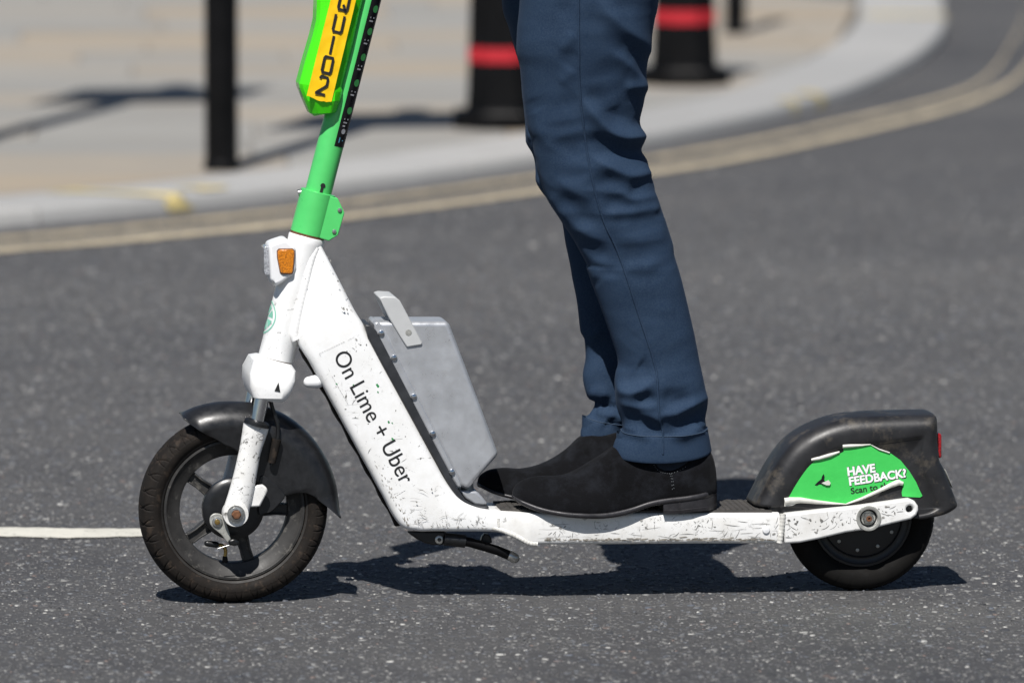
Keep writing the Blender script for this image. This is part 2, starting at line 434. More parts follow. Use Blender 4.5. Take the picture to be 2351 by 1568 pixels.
# stone chips standing a hair proud of the bitumen
def stone_chips(n, x0, x1, y0, y1):
    cx = rng.uniform(x0, x1, n); q_ = rng.random(n); cy = np.where(q_ < .62, y0 + (4.0-y0)*q_/.62, y1 - (y1-4.0)*np.sqrt(np.clip((1-q_)/.38, 0, 1)))
    sz = rng.gamma(3.5, .00085, n) + .0010
    keep = ~((cx < X_LANE) & (cy > Y_LANE[0]) & (cy < Y_LANE[1])); cx, cy, sz = cx[keep], cy[keep], sz[keep]; n = len(cx)
    bigs = rng.random(n) > .975; sz[bigs] = rng.uniform(.0055, .0095, bigs.sum())
    asp = rng.uniform(.55, 1.0, n); rot = rng.uniform(0, 6.283, n); h = rng.uniform(.0006, .0022, n)
    K = 5; ang = np.linspace(0, 2*np.pi, K, endpoint=False)
    rad = rng.uniform(.7, 1.15, (n, K))
    lx = np.cos(ang)*rad*sz[:,None]; ly = np.sin(ang)*rad*(sz*asp)[:,None]
    X = lx*np.cos(rot)[:,None] - ly*np.sin(rot)[:,None]; Y = lx*np.sin(rot)[:,None] + ly*np.cos(rot)[:,None]
    V = np.zeros((n, 2*K, 3))
    V[:,:K,0] = cx[:,None]+X*1.12; V[:,:K,1] = cy[:,None]+Y*1.12; V[:,:K,2] = -.0008
    tl = rng.normal(0, .10, (n,2))
    V[:,K:,0] = cx[:,None]+X*.86; V[:,K:,1] = cy[:,None]+Y*.86
    V[:,K:,2] = h[:,None] + X*tl[:,:1] + Y*tl[:,1:]
    base = (np.arange(n)*2*K)[:,None]
    side = np.array([[j, (j+1) % K, K+(j+1) % K, K+j] for j in range(K)]).reshape(-1)
    li = np.concatenate([base + side[None], base + np.arange(K, 2*K)[None]], 1).reshape(-1)
    tot = np.tile(np.array([4]*K + [K]), n); start = np.concatenate([[0], np.cumsum(tot)[:-1]])
    me = bpy.data.meshes.new('stone_chips')
    me.vertices.add(n*2*K); me.vertices.foreach_set('co', V.reshape(-1))
    me.loops.add(len(li)); me.loops.foreach_set('vertex_index', li.astype(np.int32))
    me.polygons.add(len(tot)); me.polygons.foreach_set('loop_start', start.astype(np.int32)); me.polygons.foreach_set('loop_total', tot.astype(np.int32))
    me.update(calc_edges=True)
    pick = rng.random(n); g = rng.uniform(.035, .095, n)
    c = np.stack([g, g*1.0, g*1.04], 1)
    blue = pick > .55; c[blue] *= np.array([.96, 1.03, 1.12])*1.2
    lt = pick > .74; c[lt] = (rng.uniform(.10, .22, n)[lt])[:,None]*np.array([1, .995, .97])
    wt = pick > .975; c[wt] = (rng.uniform(.28, .46, n)[wt])[:,None]*np.array([1, .99, .94])
    pk = (pick > .52) & (pick < .535); c[pk] = np.array([.14, .105, .093])
    c[bigs] = np.clip(c[bigs], 0, .17)*np.array([.95, 1.0, 1.08])
    ca = me.color_attributes.new('Col', 'FLOAT_COLOR', 'POINT')
    full = np.ones((n, 2*K, 4)); full[:,:,:3] = c[:,None,:]
    ca.data.foreach_set('color', full.reshape(-1).astype(np.float32))
    o = obj('stone_chips', me, road, 'chip'); o['kind'] = 'stuff'; return o
stone_chips(135000, -2.0, 2.0, -1.6, 9.0)

# pavement corner: outer kerb foot measured along the road edge
KZ = .045
foot_px = [(-420,548),(-200,536),(0,524),(272,501),(446,485),(660,462),(1000,420),(1240,385),(1474,344),(1634,312),(1810,272),(1930,236),(2050,184),(2130,132),(2170,84),(2166,40),(2138,0)]
foot = [np.array(ground(x, y)) for x, y in foot_px]
d_end = foot[-1]-foot[-2]; d_end /= np.hypot(*d_end)
foot += [foot[-1] + d_end*1.5 + np.array([-.35, .3]), foot[-1] + np.array([-1.9, 3.6]), foot[-1] + np.array([-3.6, 7.0])]
foot.insert(0, foot[0] + (foot[0]-foot[1])*4)
fine = np.array(smooth(foot, 10))
seg = np.hypot(*np.diff(fine, axis=0).T); arc = np.concatenate([[0], np.cumsum(seg)])
def at_arc(s, inset=0.0):
    p = np.array([np.interp(s, arc, fine[:,0]), np.interp(s, arc, fine[:,1])])
    q = np.array([np.interp(s+.05, arc, fine[:,0]), np.interp(s+.05, arc, fine[:,1])]); r_ = np.array([np.interp(s-.05, arc, fine[:,0]), np.interp(s-.05, arc, fine[:,1])])
    t = q-r_; t /= np.hypot(*t); return p + np.array([-t[1], t[0]])*inset
kerb = empty('kerb'); kerb['kind'] = 'structure'; kerb['label'] = 'pale granite kerb curving round the pavement corner'
KW = .31; s = .0; first = None
while s < arc[-1]-.4:
    L = random.uniform(.82, .98); s1 = min(s+L-.008, arc[-1]-.06); s0 = max(s, .06); N = 6
    rows = []
    for i in range(N+1):
        ss = s0 + (s1-s0)*i/N
        o_, m_, i_ = at_arc(ss, 0), at_arc(ss, .018), at_arc(ss, KW)
        rows.append([(*o_, -.02), (*o_, KZ-.016), (*(o_*.6+m_*.4), KZ-.004), (*m_, KZ), (*i_, KZ+.002), (*i_, -.02)])
    loft('kerb_stone', rows, 'kerb', kerb, sharp=50)
    s += L
# paving slabs clipped to the corner (a convex shape)
inner = [tuple(at_arc(ss, KW+.006)) for ss in np.arange(.3, arc[-1]-.1, .12)]
def clip(poly, a, b):
    nx, ny = -(b[1]-a[1]), b[0]-a[0]; out = []
    for i in range(len(poly)):
        p, q = poly[i], poly[(i+1) % len(poly)]
        dp = (p[0]-a[0])*nx+(p[1]-a[1])*ny; dq = (q[0]-a[0])*nx+(q[1]-a[1])*ny
        if dp >= 0: out.append(p)
        if (dp >= 0) != (dq >= 0):
            t = dp/(dp-dq); out.append((p[0]+(q[0]-p[0])*t, p[1]+(q[1]-p[1])*t))
    return out
pave_poly = [(-7, 22), (-7, 5)] 
base_poly = inner + [(inner[-1][0]-4, inner[-1][1]+3), (-9, 22), (-9, inner[0][1])]
pavement = sheet('pavement', [(x, y, KZ-.012) for x, y in base_poly], [tuple(range(len(base_poly)))], 'bedding')
tag(pavement, kind='structure'); pavement['label'] = 'pavement of large grey and buff stone slabs'
halves = [(inner[i], inner[i+1]) for i in range(len(inner)-1)]
yy = 5.6; row = 0; TH = R(3.0)
while yy < 17.5:
    dep = random.uniform(.45, .72); xx = -4.6 + random.uniform(-.5, 0)
    while xx < 4.6:
        wd = random.uniform(.6, 1.15); g = .003
        rect = [(xx+g, yy+g), (xx+wd-g, yy+g), (xx+wd-g, yy+dep-g), (xx+g, yy+dep-g)]
        rect = [(x*math.cos(TH)-(y-10)*math.sin(TH), x*math.sin(TH)+(y-10)*math.cos(TH)+10) for x, y in rect]
        pc = rect
        for a, b in halves:
            pc = clip(pc, a, b)
            if len(pc) < 3: break
        if len(pc) >= 3:
            ar = abs(sum(pc[i][0]*pc[(i+1)%len(pc)][1]-pc[(i+1)%len(pc)][0]*pc[i][1] for i in range(len(pc))))/2
            if ar > .015:
                zt = KZ + random.uniform(-.002, .003); n = len(pc)
                vs = [(x, y, KZ-.02) for x, y in pc] + [(x, y, zt) for x, y in pc]
                mesh('paving_slab', vs, [tuple(range(n, 2*n))] + [(i, (i+1)%n, n+(i+1)%n, n+i) for i in range(n)], 'paving', pavement, smoothed=False)
        xx += wd
    yy += dep; row += 1

def ribbon(name, a_px, b_px, z, mat, label, jitter=0.0):
    A = smooth([ground(*p, z) for p in a_px], 10); B = smooth([ground(*p, z) for p in b_px], 10)
    vs = []; fs = []
    for i, (a, b) in enumerate(zip(A, B)):
        j1, j2 = (random.uniform(-jitter, jitter) for _ in range(2))
        vs += [(a[0], a[1]+j1, z), (b[0], b[1]+j2, z)]
        if i: fs.append((2*i-2, 2*i-1, 2*i+1, 2*i))
    o = sheet(name, vs, fs, mat); tag(o, label, kind='structure'); return o
up_c = [(-350,566),(0,546),(272,523),(660,482),(1000,438),(1240,404),(1481,365),(1680,332),(1882,290),(2170,222),(2270,172),(2327,92),(2352,36),(2352,-10)]
lo_c = [(-350,592),(0,570),(272,548),(660,510),(1000,468),(1240,434),(1481,394),(1680,362),(1882,320),(2170,250),(2290,205),(2351,160),(2405,75),(2420,0)]
ribbon('yellow_line', [(x, y-4) for x, y in up_c], [(x, y+4) for x, y in up_c], .004, 'line_yellow', 'inner faded yellow line painted along the kerb', .012)
ribbon('yellow_line', [(x, y-5) for x, y in lo_c], [(x, y+8) for x, y in lo_c], .004, 'line_yellow', 'outer faded yellow line painted along the kerb', .012)
ribbon('lane_marking', [(-900,1213),(-300,1212),(0,1210),(160,1212),(300,1213),(392,1213)], [(-900,1236),(-300,1236),(0,1231),(160,1234),(300,1231),(392,1230)], .0022, 'lane_white', 'white painted lane line ending behind the front wheel', .004)
# yellow paint ticks across the kerb
arc_px = project_w = None
def arc_of(px, py):
    x, y = ground(px, py); return float(arc[np.argmin((fine[:,0]-x)**2 + (fine[:,1]-y)**2)])
def kerb_tick(px, py, length, label, i0=.0, i1=1.0, skew=.0, face=True):
    """paint dab over the kerb's top between insets i0..i1 of its width, and down its face"""
    s0 = arc_of(px, py); V, F = [], []; n = 6
    prof = [(-.002, .004), (-.002, KZ-.016), (.005, KZ-.001), (.02, KZ+.003)] if face else []
    prof += [(max(.02, KW*i0) + (KW*i1-max(.02, KW*i0))*t, KZ+.0045) for t in (.02, .25, .5, .75, 1.0)]
    for k_, (ins, z) in enumerate(prof):
        for i in range(n+1):
            jit = random.uniform(-.03, .03) if i in (0, n) else 0
            ss = s0 + length*(i/n-.5) + skew*ins/KW + jit; V.append((*at_arc(ss, ins), z))
    m = n+1
    for k_ in range(len(prof)-1):
        for i in range(n): F.append((k_*m+i, k_*m+i+1, (k_+1)*m+i+1, (k_+1)*m+i))
    o = sheet('kerb_paint', V, F, 'kerb_yellow'); tag(o, label, kind='structure')
kerb_tick(405, 489, .07, 'smeared yellow paint tick on kerb by the black post', 0, .95, -.16)
kerb_tick(520, 478, .09, 'short yellow paint dab on kerb next to the smeared tick', 0, .4, -.02, face=False)
kerb_tick(1822, 269, .05, 'tiny yellow paint dab on kerb right of the rider', 0, .15)
kerb_tick(1880, 252, .09, 'yellow paint dab on kerb edge right of the rider', 0, .25)
kerb_tick(2168, 66, .14, 'wide pale yellow tick on kerb at the bend', 0, .95, .0)

# ------------------------------------------------------------------ street furniture
def bollard(px, py, label):
    x, y = ground(px, py, KZ)
    o = empty('bollard', label, 'bollard', 'bollards on the pavement', (x, y, KZ), R(22.5))
    def octa(prof, name, mat):
        loft(name, [[(r*math.cos(2*math.pi*j/8), r*math.sin(2*math.pi*j/8), z) for j in range(8)] for r, z in prof], mat, o, sharp=30)
    octa([(.152,0),(.152,.044),(.148,.050),(.116,.051),(.111,.056),(.109,.085)], 'plinth', 'bollard_black')
    octa([(.108,.085),(.104,.178),(.103,.190)], 'shaft', 'bollard_black')
    octa([(.105,.190),(.105,.233)], 'red_band', 'bollard_red')
    octa([(.103,.233),(.090,.72),(.090,.73)], 'shaft', 'bollard_black')
    octa([(.093,.73),(.093,.775)], 'red_band', 'bollard_red')
    octa([(.090,.775),(.090,.80),(.115,.82),(.115,.86),(.09,.90),(.05,.94),(.012,.955)], 'cap', 'bollard_black')
bollard(1152, 291, 'black bollard with red band directly behind the front of the rider\'s thigh')
bollard(1570, 192, 'black bollard with red band standing right of the rider, beyond the other')
def post(px, py, r, h, label, sign=True, name='sign_post'):
    x, y = ground(px, py, KZ)
    o = empty(name, label, 'post', None, (x, y, KZ), R(10))
    n = 32
    def rnd(nm, prof, mat): loft(nm, [[(rr*math.cos(2*math.pi*j/n), rr*math.sin(2*math.pi*j/n), z) for j in range(n)] for rr, z in prof], mat, o)
    rnd('base_collar', [(r+.004,0),(r+.004,.02),(r,.03)], 'bollard_black')
    rnd('pole', [(r,.0),(r,h-.05),(r,h)], 'bollard_black')
    rnd('cap', [(r+.003,h),(r+.003,h+.015),(r*.6,h+.03),(.002,h+.034)], 'bollard_black')
    if sign:
        pl = plate('sign_plate', [(-.30,h-.86),(.30,h-.86),(.30,h-.04),(-.30,h-.04)], -r-.02, -r-.013, 'sign_grey', o, .002, 1)
    return o
post(509, 393, .045, 2.95, 'black round post on the pavement left of the green stem')
post(-66, 328, .045, 2.95, 'black sign post just past the left edge, casting the long arrow shadow')
post(1688, 79, .036, 1.1, 'thin black post beyond the right bollard', sign=False, name='post')

# ================================================================== SCOOTER
SCO = empty('e_scooter', 'white and green rental electric scooter ridden along the road', 'scooter', None, (ORG[0], ORG[1], 0), YAW)

# ---- front wheel
WC = P(*C1(852, 822)); WR = WC[1] + .001
fw = empty('front_wheel'); fw.parent = SCO
m1 = lambda x: x*.32694/PXM
def tyre(name, c, Rr, rim_r, hw, parent, grooves):
    prof = [(rim_r+.001, -hw*.62), (rim_r+.004, -hw*.74), (rim_r+(Rr-rim_r)*.30, -hw*.95), (rim_r+(Rr-rim_r)*.55, -hw), (rim_r+(Rr-rim_r)*.78, -hw*.88), (Rr-.0042, -hw*.60), (Rr-.0010, -hw*.30), (Rr, 0)]
    prof = smooth(prof, 7); prof = prof + [(r, -v) for r, v in prof[-2::-1]]
    n = 900 if grooves == 'front' else 480
    def fn(t, j, r, v):
        f = (r - rim_r)/(Rr - rim_r)
        d = 0
        if f > .50:
            if grooves == 'front':
                ph = (t/(2*math.pi)*34 + (.5 if v > 0 else 0)) % 1.0
                a = abs(v)/hw                        # 1 at the shoulder, 0 at the crown
                line = .5 + .34*math.sin((1-a)*3.1)   # curved leaf groove
                d = max(0, 1 - abs(ph-line)/.055)
                d = max(d, max(0, 1-abs(ph-(.95-.45*(1-a)))/.05))
                d = max(d, max(0, 1-abs(f-.54)/.025)*.5)
            else:
                ph = (t/(2*math.pi)*30 + (.5 if v > 0 else 0)) % 1.0; a = abs(v)/hw
                d = max(0, 1 - abs(ph-(.3+.4*a))/.06)*(1 if .15 < a < .8 else .3)
        elif .44 < f < .47: d = .3
        return r - min(1, d*1.3)*.0026*(r/Rr), v*(1 - .02*d)
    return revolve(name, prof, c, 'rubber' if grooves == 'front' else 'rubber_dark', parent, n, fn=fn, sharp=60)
RIM = m1(485)
tyre('tyre', WC, WR, RIM, .0325, fw, 'front')
# crack across the sidewall and ribs at the bead
revolve('bead_ring', [(RIM+.0035, -.0246), (RIM+.0052, -.0262), (RIM+.0068, -.0275)], WC, 'rubber_sidewall', fw, 120)
RI = m1(378)
rim_prof = [(RIM+.0025,-.021),(RIM+.0015,-.0245),(RIM-.002,-.0250),(RIM-.004,-.0235),(RIM-.006,-.0205),(RI+.006,-.0160),(RI+.001,-.0135),(RI,-.011)]
rim_prof = rim_prof + [(r,-v) for r, v in rim_prof[::-1]]
revolve('rim', rim_prof, WC, 'rim', fw, 128, closed=True)
for k_, a in enumerate((143, 214, 286, 358, 70)):
    t = R(a); d = np.array([math.cos(t), math.sin(t)]); nrm = np.array([-d[1], d[0]]); c0 = np.array(WC)
    def pt(r, s_): return tuple(c0 + d*r + nrm*s_)
    plate('spoke', [pt(.040,-.0105), pt(.070,-.0080), pt(RI-.004,-.0085), pt(RI+.003,-.014), pt(RI+.003,.014), pt(RI-.004,.0085), pt(.070,.0080), pt(.040,.0105)], -.0065, .0065, 'rim', fw, .0015, 2)
    for s_ in (-1, 1):
        plate('spoke_rib', [pt(.040,s_*.0118), pt(.070,s_*.0088), pt(RI-.003,s_*.0096), pt(RI-.003,s_*.0066), pt(.070,s_*.0058), pt(.040,s_*.0082)], -.0125, .0125, 'rim', fw, .001, 2)
revolve('hub', [(.0001,-.030),(.030,-.030),(.036,-.024),(.040,-.015),(.040,.015),(.036,.024),(.030,.03),(.0001,.03)], WC, 'hub', fw, 64)
HB = P(*C1(852, 826), -.03)
revolve('drum_brake', [(.0001,-.041),(.030,-.041),(.038,-.0405),(.046,-.039),(.0505,-.035),(.0515,-.028),(.050,-.020),(.042,-.018)], HB, 'black_plastic_clean', fw, 72)
# valve stem on the rim
vp = [P(*C1(*p), -.012) for p in ((797,1200),(796,1160),(800,1118),(780,1086),(740,1080))]
tube('valve_base', [(vp[0][0],-.012,vp[0][1]),(vp[1][0],-.012,vp[1][1])], [.0052,.0038], 'rubber', fw, 14)
tube('valve_stem', [(u,-.012,z) for u, z in smooth(vp[1:], 5)], .0030, 'brass', fw, 14)
a_, b_ = P(*C1(735,1079), -.012), P(*C1(672,1070), -.012)
tube('valve_cap', [(a_[0],-.012,a_[1]),(b_[0],-.012,b_[1])], .0052, 'black_plastic_clean', fw, 14, True)

# ---- steering axis
ST0 = np.array(P(*C2(270, 1245))); ST1 = np.array(P(*C2(490, 385)))
AX = (ST1-ST0)/np.hypot(*(ST1-ST0)); BX = np.array([AX[1], -AX[0]])
LEN_H = np.hypot(*(ST1-ST0))
def S(t, b=0.0, v=0.0):
    p = ST0 + AX*t + BX*b; return (p[0], v, p[1])
def t_of(uz): return float(np.dot(np.array(uz)-ST0, AX))
def cyl(name, t0, t1, r0, r1, mat, parent, prof=None, n=48):
    prof = prof or [(r0, t0), (r1, t1)]
    return loft(name, [[S(t, r*math.cos(a), r*math.sin(a)) for a in [2*math.pi*j/n for j in range(n)]] for r, t in prof], mat, parent)
HR = .0298
cyl('head_tube', 0, 0, 0, 0, 'white_paint', SCO, [(.0285,-.0),(.0293,.003),(.0293,.09),(HR,.16),(HR,LEN_H-.012),(HR+.0004,LEN_H-.002),(HR-.001,LEN_H)])
cyl('lower_seal', 0, 0, 0, 0, 'rust', SCO, [(.0262,-.008),(.0262,.0015)])
cyl('upper_seal', 0, 0, 0, 0, 'rust', SCO, [(.0285,LEN_H-.002),(.0285,LEN_H+.004)])
# stem and clamp
tc0 = LEN_H + .003; tc1 = t_of(P(*C3(415, 1195)))
cyl('stem', tc0, t_of(P(*C3(732, 0)))+.42, .0218, .0218, 'paint_green', SCO)
CR = .0288
clamp = cyl('stem_clamp', 0, 0, 0, 0, 'paint_green', SCO, [(CR-.002,tc0),(CR,tc0+.001),(CR,tc1-.001),(CR-.002,tc1),(.0205,tc1+.0005)])
ear = [S(tc0+.002, .000)[::2], S(tc0-.001, .034)[::2], S(tc0+.010, .0475)[::2], S(tc1-.020, .0485)[::2], S(tc1-.002, .032)[::2], S(tc1-.001, .0)[::2]]
def Sx(t, b): p = S(t, b); return (p[0], p[2])
ear = [Sx(tc0+.001,.004), Sx(tc0-.001,.034), Sx(tc0+.012,.0465), Sx(tc1-.022,.0475), Sx(tc1-.002,.031), Sx(tc1-.001,.004)]
plate('clamp_ear', ear, -.0225, -.0165, 'paint_green', clamp, .0015, 2)
plate('clamp_ear', ear, -.0105, -.0045, 'paint_green', clamp, .0015, 2)
for tt in (t_of(P(*C3(525,1300))), t_of(P(*C3(490,1433)))):
    disc_bolt('clamp_bolt', Sx(tt, .0385), -.0225, .0036, .0028, 'steel', clamp)
a_ = P(*C3(293,1205)); tube('side_bolt', [(a_[0],0,a_[1]), (a_[0]+.02,0,a_[1]+.004)], .0055, 'steel', clamp, 12)
kh = P(*C3(436,1168)); tk = t_of(kh)
revolve('key_hole', [(.0001,-.0222),(.0040,-.0222),(.0042,-.0214)], Sx(tk+.004, .002), 'ink', SCO, 20)
plate('key_slot', [Sx(tk-.008,-.0006),Sx(tk-.008,.0042),Sx(tk+.004,.0042),Sx(tk+.004,-.0006)], -.0221, -.0212, 'ink', SCO)
# printed strip wrapped round the stem's trailing side
def wrap(name, pts, faces, r, mat, parent):
    """pts in (angle from camera side towards the rear, t)"""
    return sheet(name, [S(t, r*math.sin(a), -r*math.cos(a)) for a, t in pts], faces, mat, parent)
ts0 = t_of(P(*C3(560, 918))); ts1 = ts0 + .62
aa = np.linspace(R(10), R(140), 14); tt = np.linspace(ts0, ts1, 3)
pts = [(a, t) for t in tt for a in aa]
fs = [(i*14+j, i*14+j+1, (i+1)*14+j+1, (i+1)*14+j) for i in range(2) for j in range(13)]
strip = wrap('info_strip', pts, fs, .0222, 'ink_strip', SCO)
def wdot(y, da, r_, mat, name, sq=False):
    t0 = t_of(P(*C3(0, y), 0)) if False else None
def strip_t(x, y): return t_of(P(*C3(x, y), -.012))
for (x, y) in ((625,695),(680,525),(722,365),(765,205),(803,66)):
    t0 = strip_t(x, y); n = 14
    wrap('icon', [(R(42)+.0058/.0222*math.cos(2*math.pi*j/n), t0+.0062*math.sin(2*math.pi*j/n)) for j in range(n)], [tuple(range(n))], .0225, 'icon_green', strip)
    for kk in range(3):
        t1 = t0 - .016 - kk*.0058; w_ = (.42, .34, .22)[kk]
        if kk == 2 and y != 695: continue
        wrap('print_line', [(R(24), t1), (R(24)+w_, t1), (R(24)+w_, t1+.0024), (R(24), t1+.0024)], [(0,1,2,3)], .0225, 'icon_grey', strip)
for (y, mt) in ((828,'icon_grey'),(882,'icon_blue')):
    t0 = strip_t(600 if y < 850 else 580, y)
    tri = [(R(24),t0-.005),(R(24),t0+.005),(R(24)+.42,t0)] if mt == 'icon_blue' else [(R(36)+.2*math.cos(j*.6283), t0+.0045*math.sin(j*.6283)) for j in range(10)]
    wrap('icon', tri, [tuple(range(len(tri)))], .0225, mt, strip)
# green control box strapped to the leading side of the stem
bt = [(1060,-250), (1120,-60)]
rows_px = [  # front edge, rear edge (crop C8 coordinates) at rising height
    ((455,1545),(470,1560)), ((412,1520),(760,1500)), ((340,1350),(815,1340)), ((272,1180),(842,1225)), ((262,1120),(830,1150)), ((330,860),(890,930)), ((440,480),(985,560)), ((490,270),(1035,330)), ((498,60),(1090,90)), ((500,-250),(1165,-200)), ((560,-700),(1290,-640)), ((640,-1000),(1340,-960))]
rings = []
for i, (f, r_) in enumerate(rows_px):
    pf, pr = np.array(P(*C8(*f), -.02)), np.array(P(*C8(*r_), -.02)); W = np.hypot(*(pr-pf)); e = (pr-pf)/max(W, 1e-6)
    dz = 1.0 if i not in (0, 1) else (.45 if i == 0 else .8)
    sec = [(0,.026),(0,-.026),(.07,-.034),(.26,-.0445),(.34,-.0455),(.74,-.0465),(.80,-.0455),(.95,-.034),(1,-.026),(1,.026),(.86,.042),(.16,.042)]
    rings.append([(pf[0]+e[0]*W*b, v*dz, pf[1]+e[1]*W*b) for b, v in sec])
bx = loft('control_box', rings, 'box_green', SCO, sharp=14); bevel(bx, .0022, 2, 12)
# yellow plate with stacked letters
def lab(x, y, lift=0.0):
    u, z = P(*C8(x, y), -.0478); return (u, -.0478-lift, z)
L0, L1, R0, R1 = np.array((368,1282)), np.array((705,-60)), np.array((700,1368)), np.array((1035,-20))
nxl, nyl = 10, 40; V = []; F = []
for j in range(nyl+1):
    for i in range(nxl+1):
        a, b = i/nxl, j/nyl
        p = (L0*(1-b)+L1*b)*(1-a) + (R0*(1-b)+R1*b)*a
        if j == 0: p = p + np.array([0, 22*math.sin(a*3.1)+random.uniform(-8, 8)])
        V.append(lab(*p, .0007*mnoise.noise(Vector((a*3, b*9, 1)))+.0011*max(0, 1-abs(a-.62)*5)))
for j in range(nyl):
    for i in range(nxl):
        q = j*(nxl+1)+i; F.append((q, q+1, q+nxl+2, q+nxl+1))
lbl = sheet('number_plate_sticker', V, F, 'label_yellow', bx); 
def letter(name, polys, org, ex, ey, wd):
    org, ex, ey = map(np.array, (org, ex, ey)); asp = np.hypot(*ex)/np.hypot(*ey)
    V, F = stroke([[(x*asp, y) for x, y in pl_] for pl_ in polys], 36/np.hypot(*ey)); ex = ex/asp
    out = []
    for x, y in V:
        q = org + ex*x + ey*y; out.append(lab(*q, .0024))
    sheet(name, out, F, 'ink', bx, smoothed=False)
EX, EY = np.array((140, 37)), np.array((57, -262)); ASP = np.hypot(*EX)/np.hypot(*EY)     # one letter's width and height
rr = [(.0,.12),(.0,.88),(.10,1),(.90,1),(1,.88),(1,.12),(.90,0),(.10,0),(0,.12)]
letter('letter', [[(-.1,-.02),(1.0,-.02)], [(.05,.03),(.80,.42),(.97,.55),(.97,.88),(.86,1.0),(.22,1.0),(.1,.86)]], (490,1238), EX*.88, EY*.85, .16)
letter('letter', [rr], (566,962), EX*.82, EY*.79, .18)
letter('letter', [[(0,0),(0,1)]], (679,728), EX, EY*.93, .26)
letter('letter', [[(0,1),(0,.12),(.12,0),(.88,0),(1,.12),(1,1)]], (712,418), EX*.82, EY*.86, .19)
letter('letter', [rr, [(.45,.32),(.62,.22),(.75,.02),(.95,-.12)]], (785,122), EX*.85, EY*.82, .19)
# handlebar above the picture
th = t_of(P(*C3(732, 0)))+.42
bar_c = S(th)
tube('handlebar', [(bar_c[0]+.03*abs(s_)**2, s_*.27, bar_c[2]-.01*abs(s_)) for s_ in np.linspace(-1, 1, 15)], .0125, 'black_plastic_clean', SCO, 20)
for s_ in (-1, 1):
    tube('grip', [(bar_c[0]+.014+.016, s_*.16, bar_c[2]-.006), (bar_c[0]+.03, s_*.275, bar_c[2]-.01)], .017, 'rubber', SCO, 20, True)
plate('display', [(bar_c[0]-.03,bar_c[2]-.02),(bar_c[0]+.05,bar_c[2]-.03),(bar_c[0]+.05,bar_c[2]+.03),(bar_c[0]-.03,bar_c[2]+.04)], -.05, .05, 'black_plastic_clean', SCO, .01, 3)

# ---- head badge housing and reflectors
hs = Q(CH, [(216,272),(300,238),(440,192),(560,300),(566,560),(540,630),(400,740),(296,800),(268,770),(240,690),(232,480)], -.034)
hp = plate('reflector_housing', hs, -.034, .030, 'white_clean', SCO, .007, 4)
am = Q(CH, [(352,330),(512,328),(538,352),(536,440),(520,610),(500,630),(385,628),(366,610),(334,440),(330,356)], -.0365)
plate('reflector_bezel', [((u-np.mean([a[0] for a in am]))*1.10+np.mean([a[0] for a in am]), (z-np.mean([a[1] for a in am]))*1.08+np.mean([a[1] for a in am])) for u, z in am], -.0362, -.033, 'rust', hp, .0012, 2)
plate('side_reflector', am, -.0385, -.034, 'amber', hp, .0016, 2)
cl = Q(CH, [(150,300),(165,284),(222,284),(232,400),(232,560),(222,640),(170,645),(152,600)], -.010)
plate('front_reflector', cl, -.022, .022, 'clear_lens', hp, .004, 3)
# round leaf-like emblem printed on the leading face of the head tube
te = t_of(P(*C2(225, 955))) 
def emb(name, polys):
    V = []; F = []
    for pl in polys:
        i0 = len(V); n = len(pl)//2
        V += pl
        F += [(i0+i, i0+i+1, i0+n+i+1, i0+n+i) for i in range(n-1)]
    out = []
    for s_, t in V:
        a = R(-92) + s_/.0300
        out.append(S(te+t, .0302*math.sin(a), -.0302*math.cos(a)))
    sheet(name, out, F, 'teal_print', SCO)
ER = .0275; N = 48
emb('emblem', [[(ER*math.cos(2*math.pi*i/N), ER*math.sin(2*math.pi*i/N)) for i in range(N+1)] + [((ER-.0022)*math.cos(2*math.pi*i/N), (ER-.0022)*math.sin(2*math.pi*i/N)) for i in range(N+1)]]
    + [[(.0205*math.cos(R(a0+i*4)), .0205*math.sin(R(a0+i*4))) for i in range(11)] + [(.0045*math.cos(R(a0+20))+.002*math.cos(R(a0+i*4)), .0045*math.sin(R(a0+20))+.002*math.sin(R(a0+i*4))) for i in range(11)] for a0 in range(-50, 310, 52)])

# ---- main frame: one continuous lofted tube from head to deck end
st = [  # lower/leading edge, upper/trailing edge, half width, corner radius
    ((716,556),(734,556),.020,.008), ((711,600),(757,600),.027,.010), ((703,650),(783,650),.034,.012), ((690,720),(815,712),.040,.014),
    ((684,781),(836,746),.043,.014)]
for t in (60, 120, 200, 290, 370): st.append(((685+.481*t, 783+.877*t), (816+.468*t, 712+.884*t), .044+.006*t/430, .014))
st += [((886,1150),(1004,1066),.0500,.014), ((905,1186),(1017,1091),.0505,.013), ((926,1212),(1029,1111),.051,.012), ((960,1221),(1042,1130),.052,.011), ((1000,1221),(1055,1144),.053,.011), ((1045,1221),(1074,1157),.054,.010), ((1100,1221),(1104,1168),.056,.009),
    ((1140,1222),(1146,1174),.061,.008), ((1175,1232),(1178,1176),.068,.008), ((1205,1250),(1210,1178),.074,.008), ((1236,1251),(1240,1178.5),.0755,.008),
    ((1400,1250),(1400,1178.5),.0755,.008), ((1600,1248.5),(1600,1178),.0755,.008), ((1790,1248),(1790,1178),.0755,.008)]
rings = []
def rrect(a, b, hw, rc, nn=5):
    """section between points a (low) and b (high) in (u,z), half depth hw"""
    a, b = np.array(a), np.array(b); L = np.hypot(*(b-a)); e = (b-a)/L; rc = min(rc, L*.45, hw*.9); out = []
    for (sx, sy, a0) in ((1,1,0), (-1,1,90), (-1,-1,180), (1,-1,270)):
        for i in range(nn):
            t = R(a0 + 90*i/(nn-1))
            x = sx*(L/2-rc) + rc*math.cos(t); y = sy*(hw-rc) + rc*math.sin(t)
            p = (a+b)/2 + e*x; out.append((p[0], y, p[1]))
    return out
dense = smooth([(*a, *b, hw, rc) for a, b, hw, rc in st], 4)
frame_rings = []
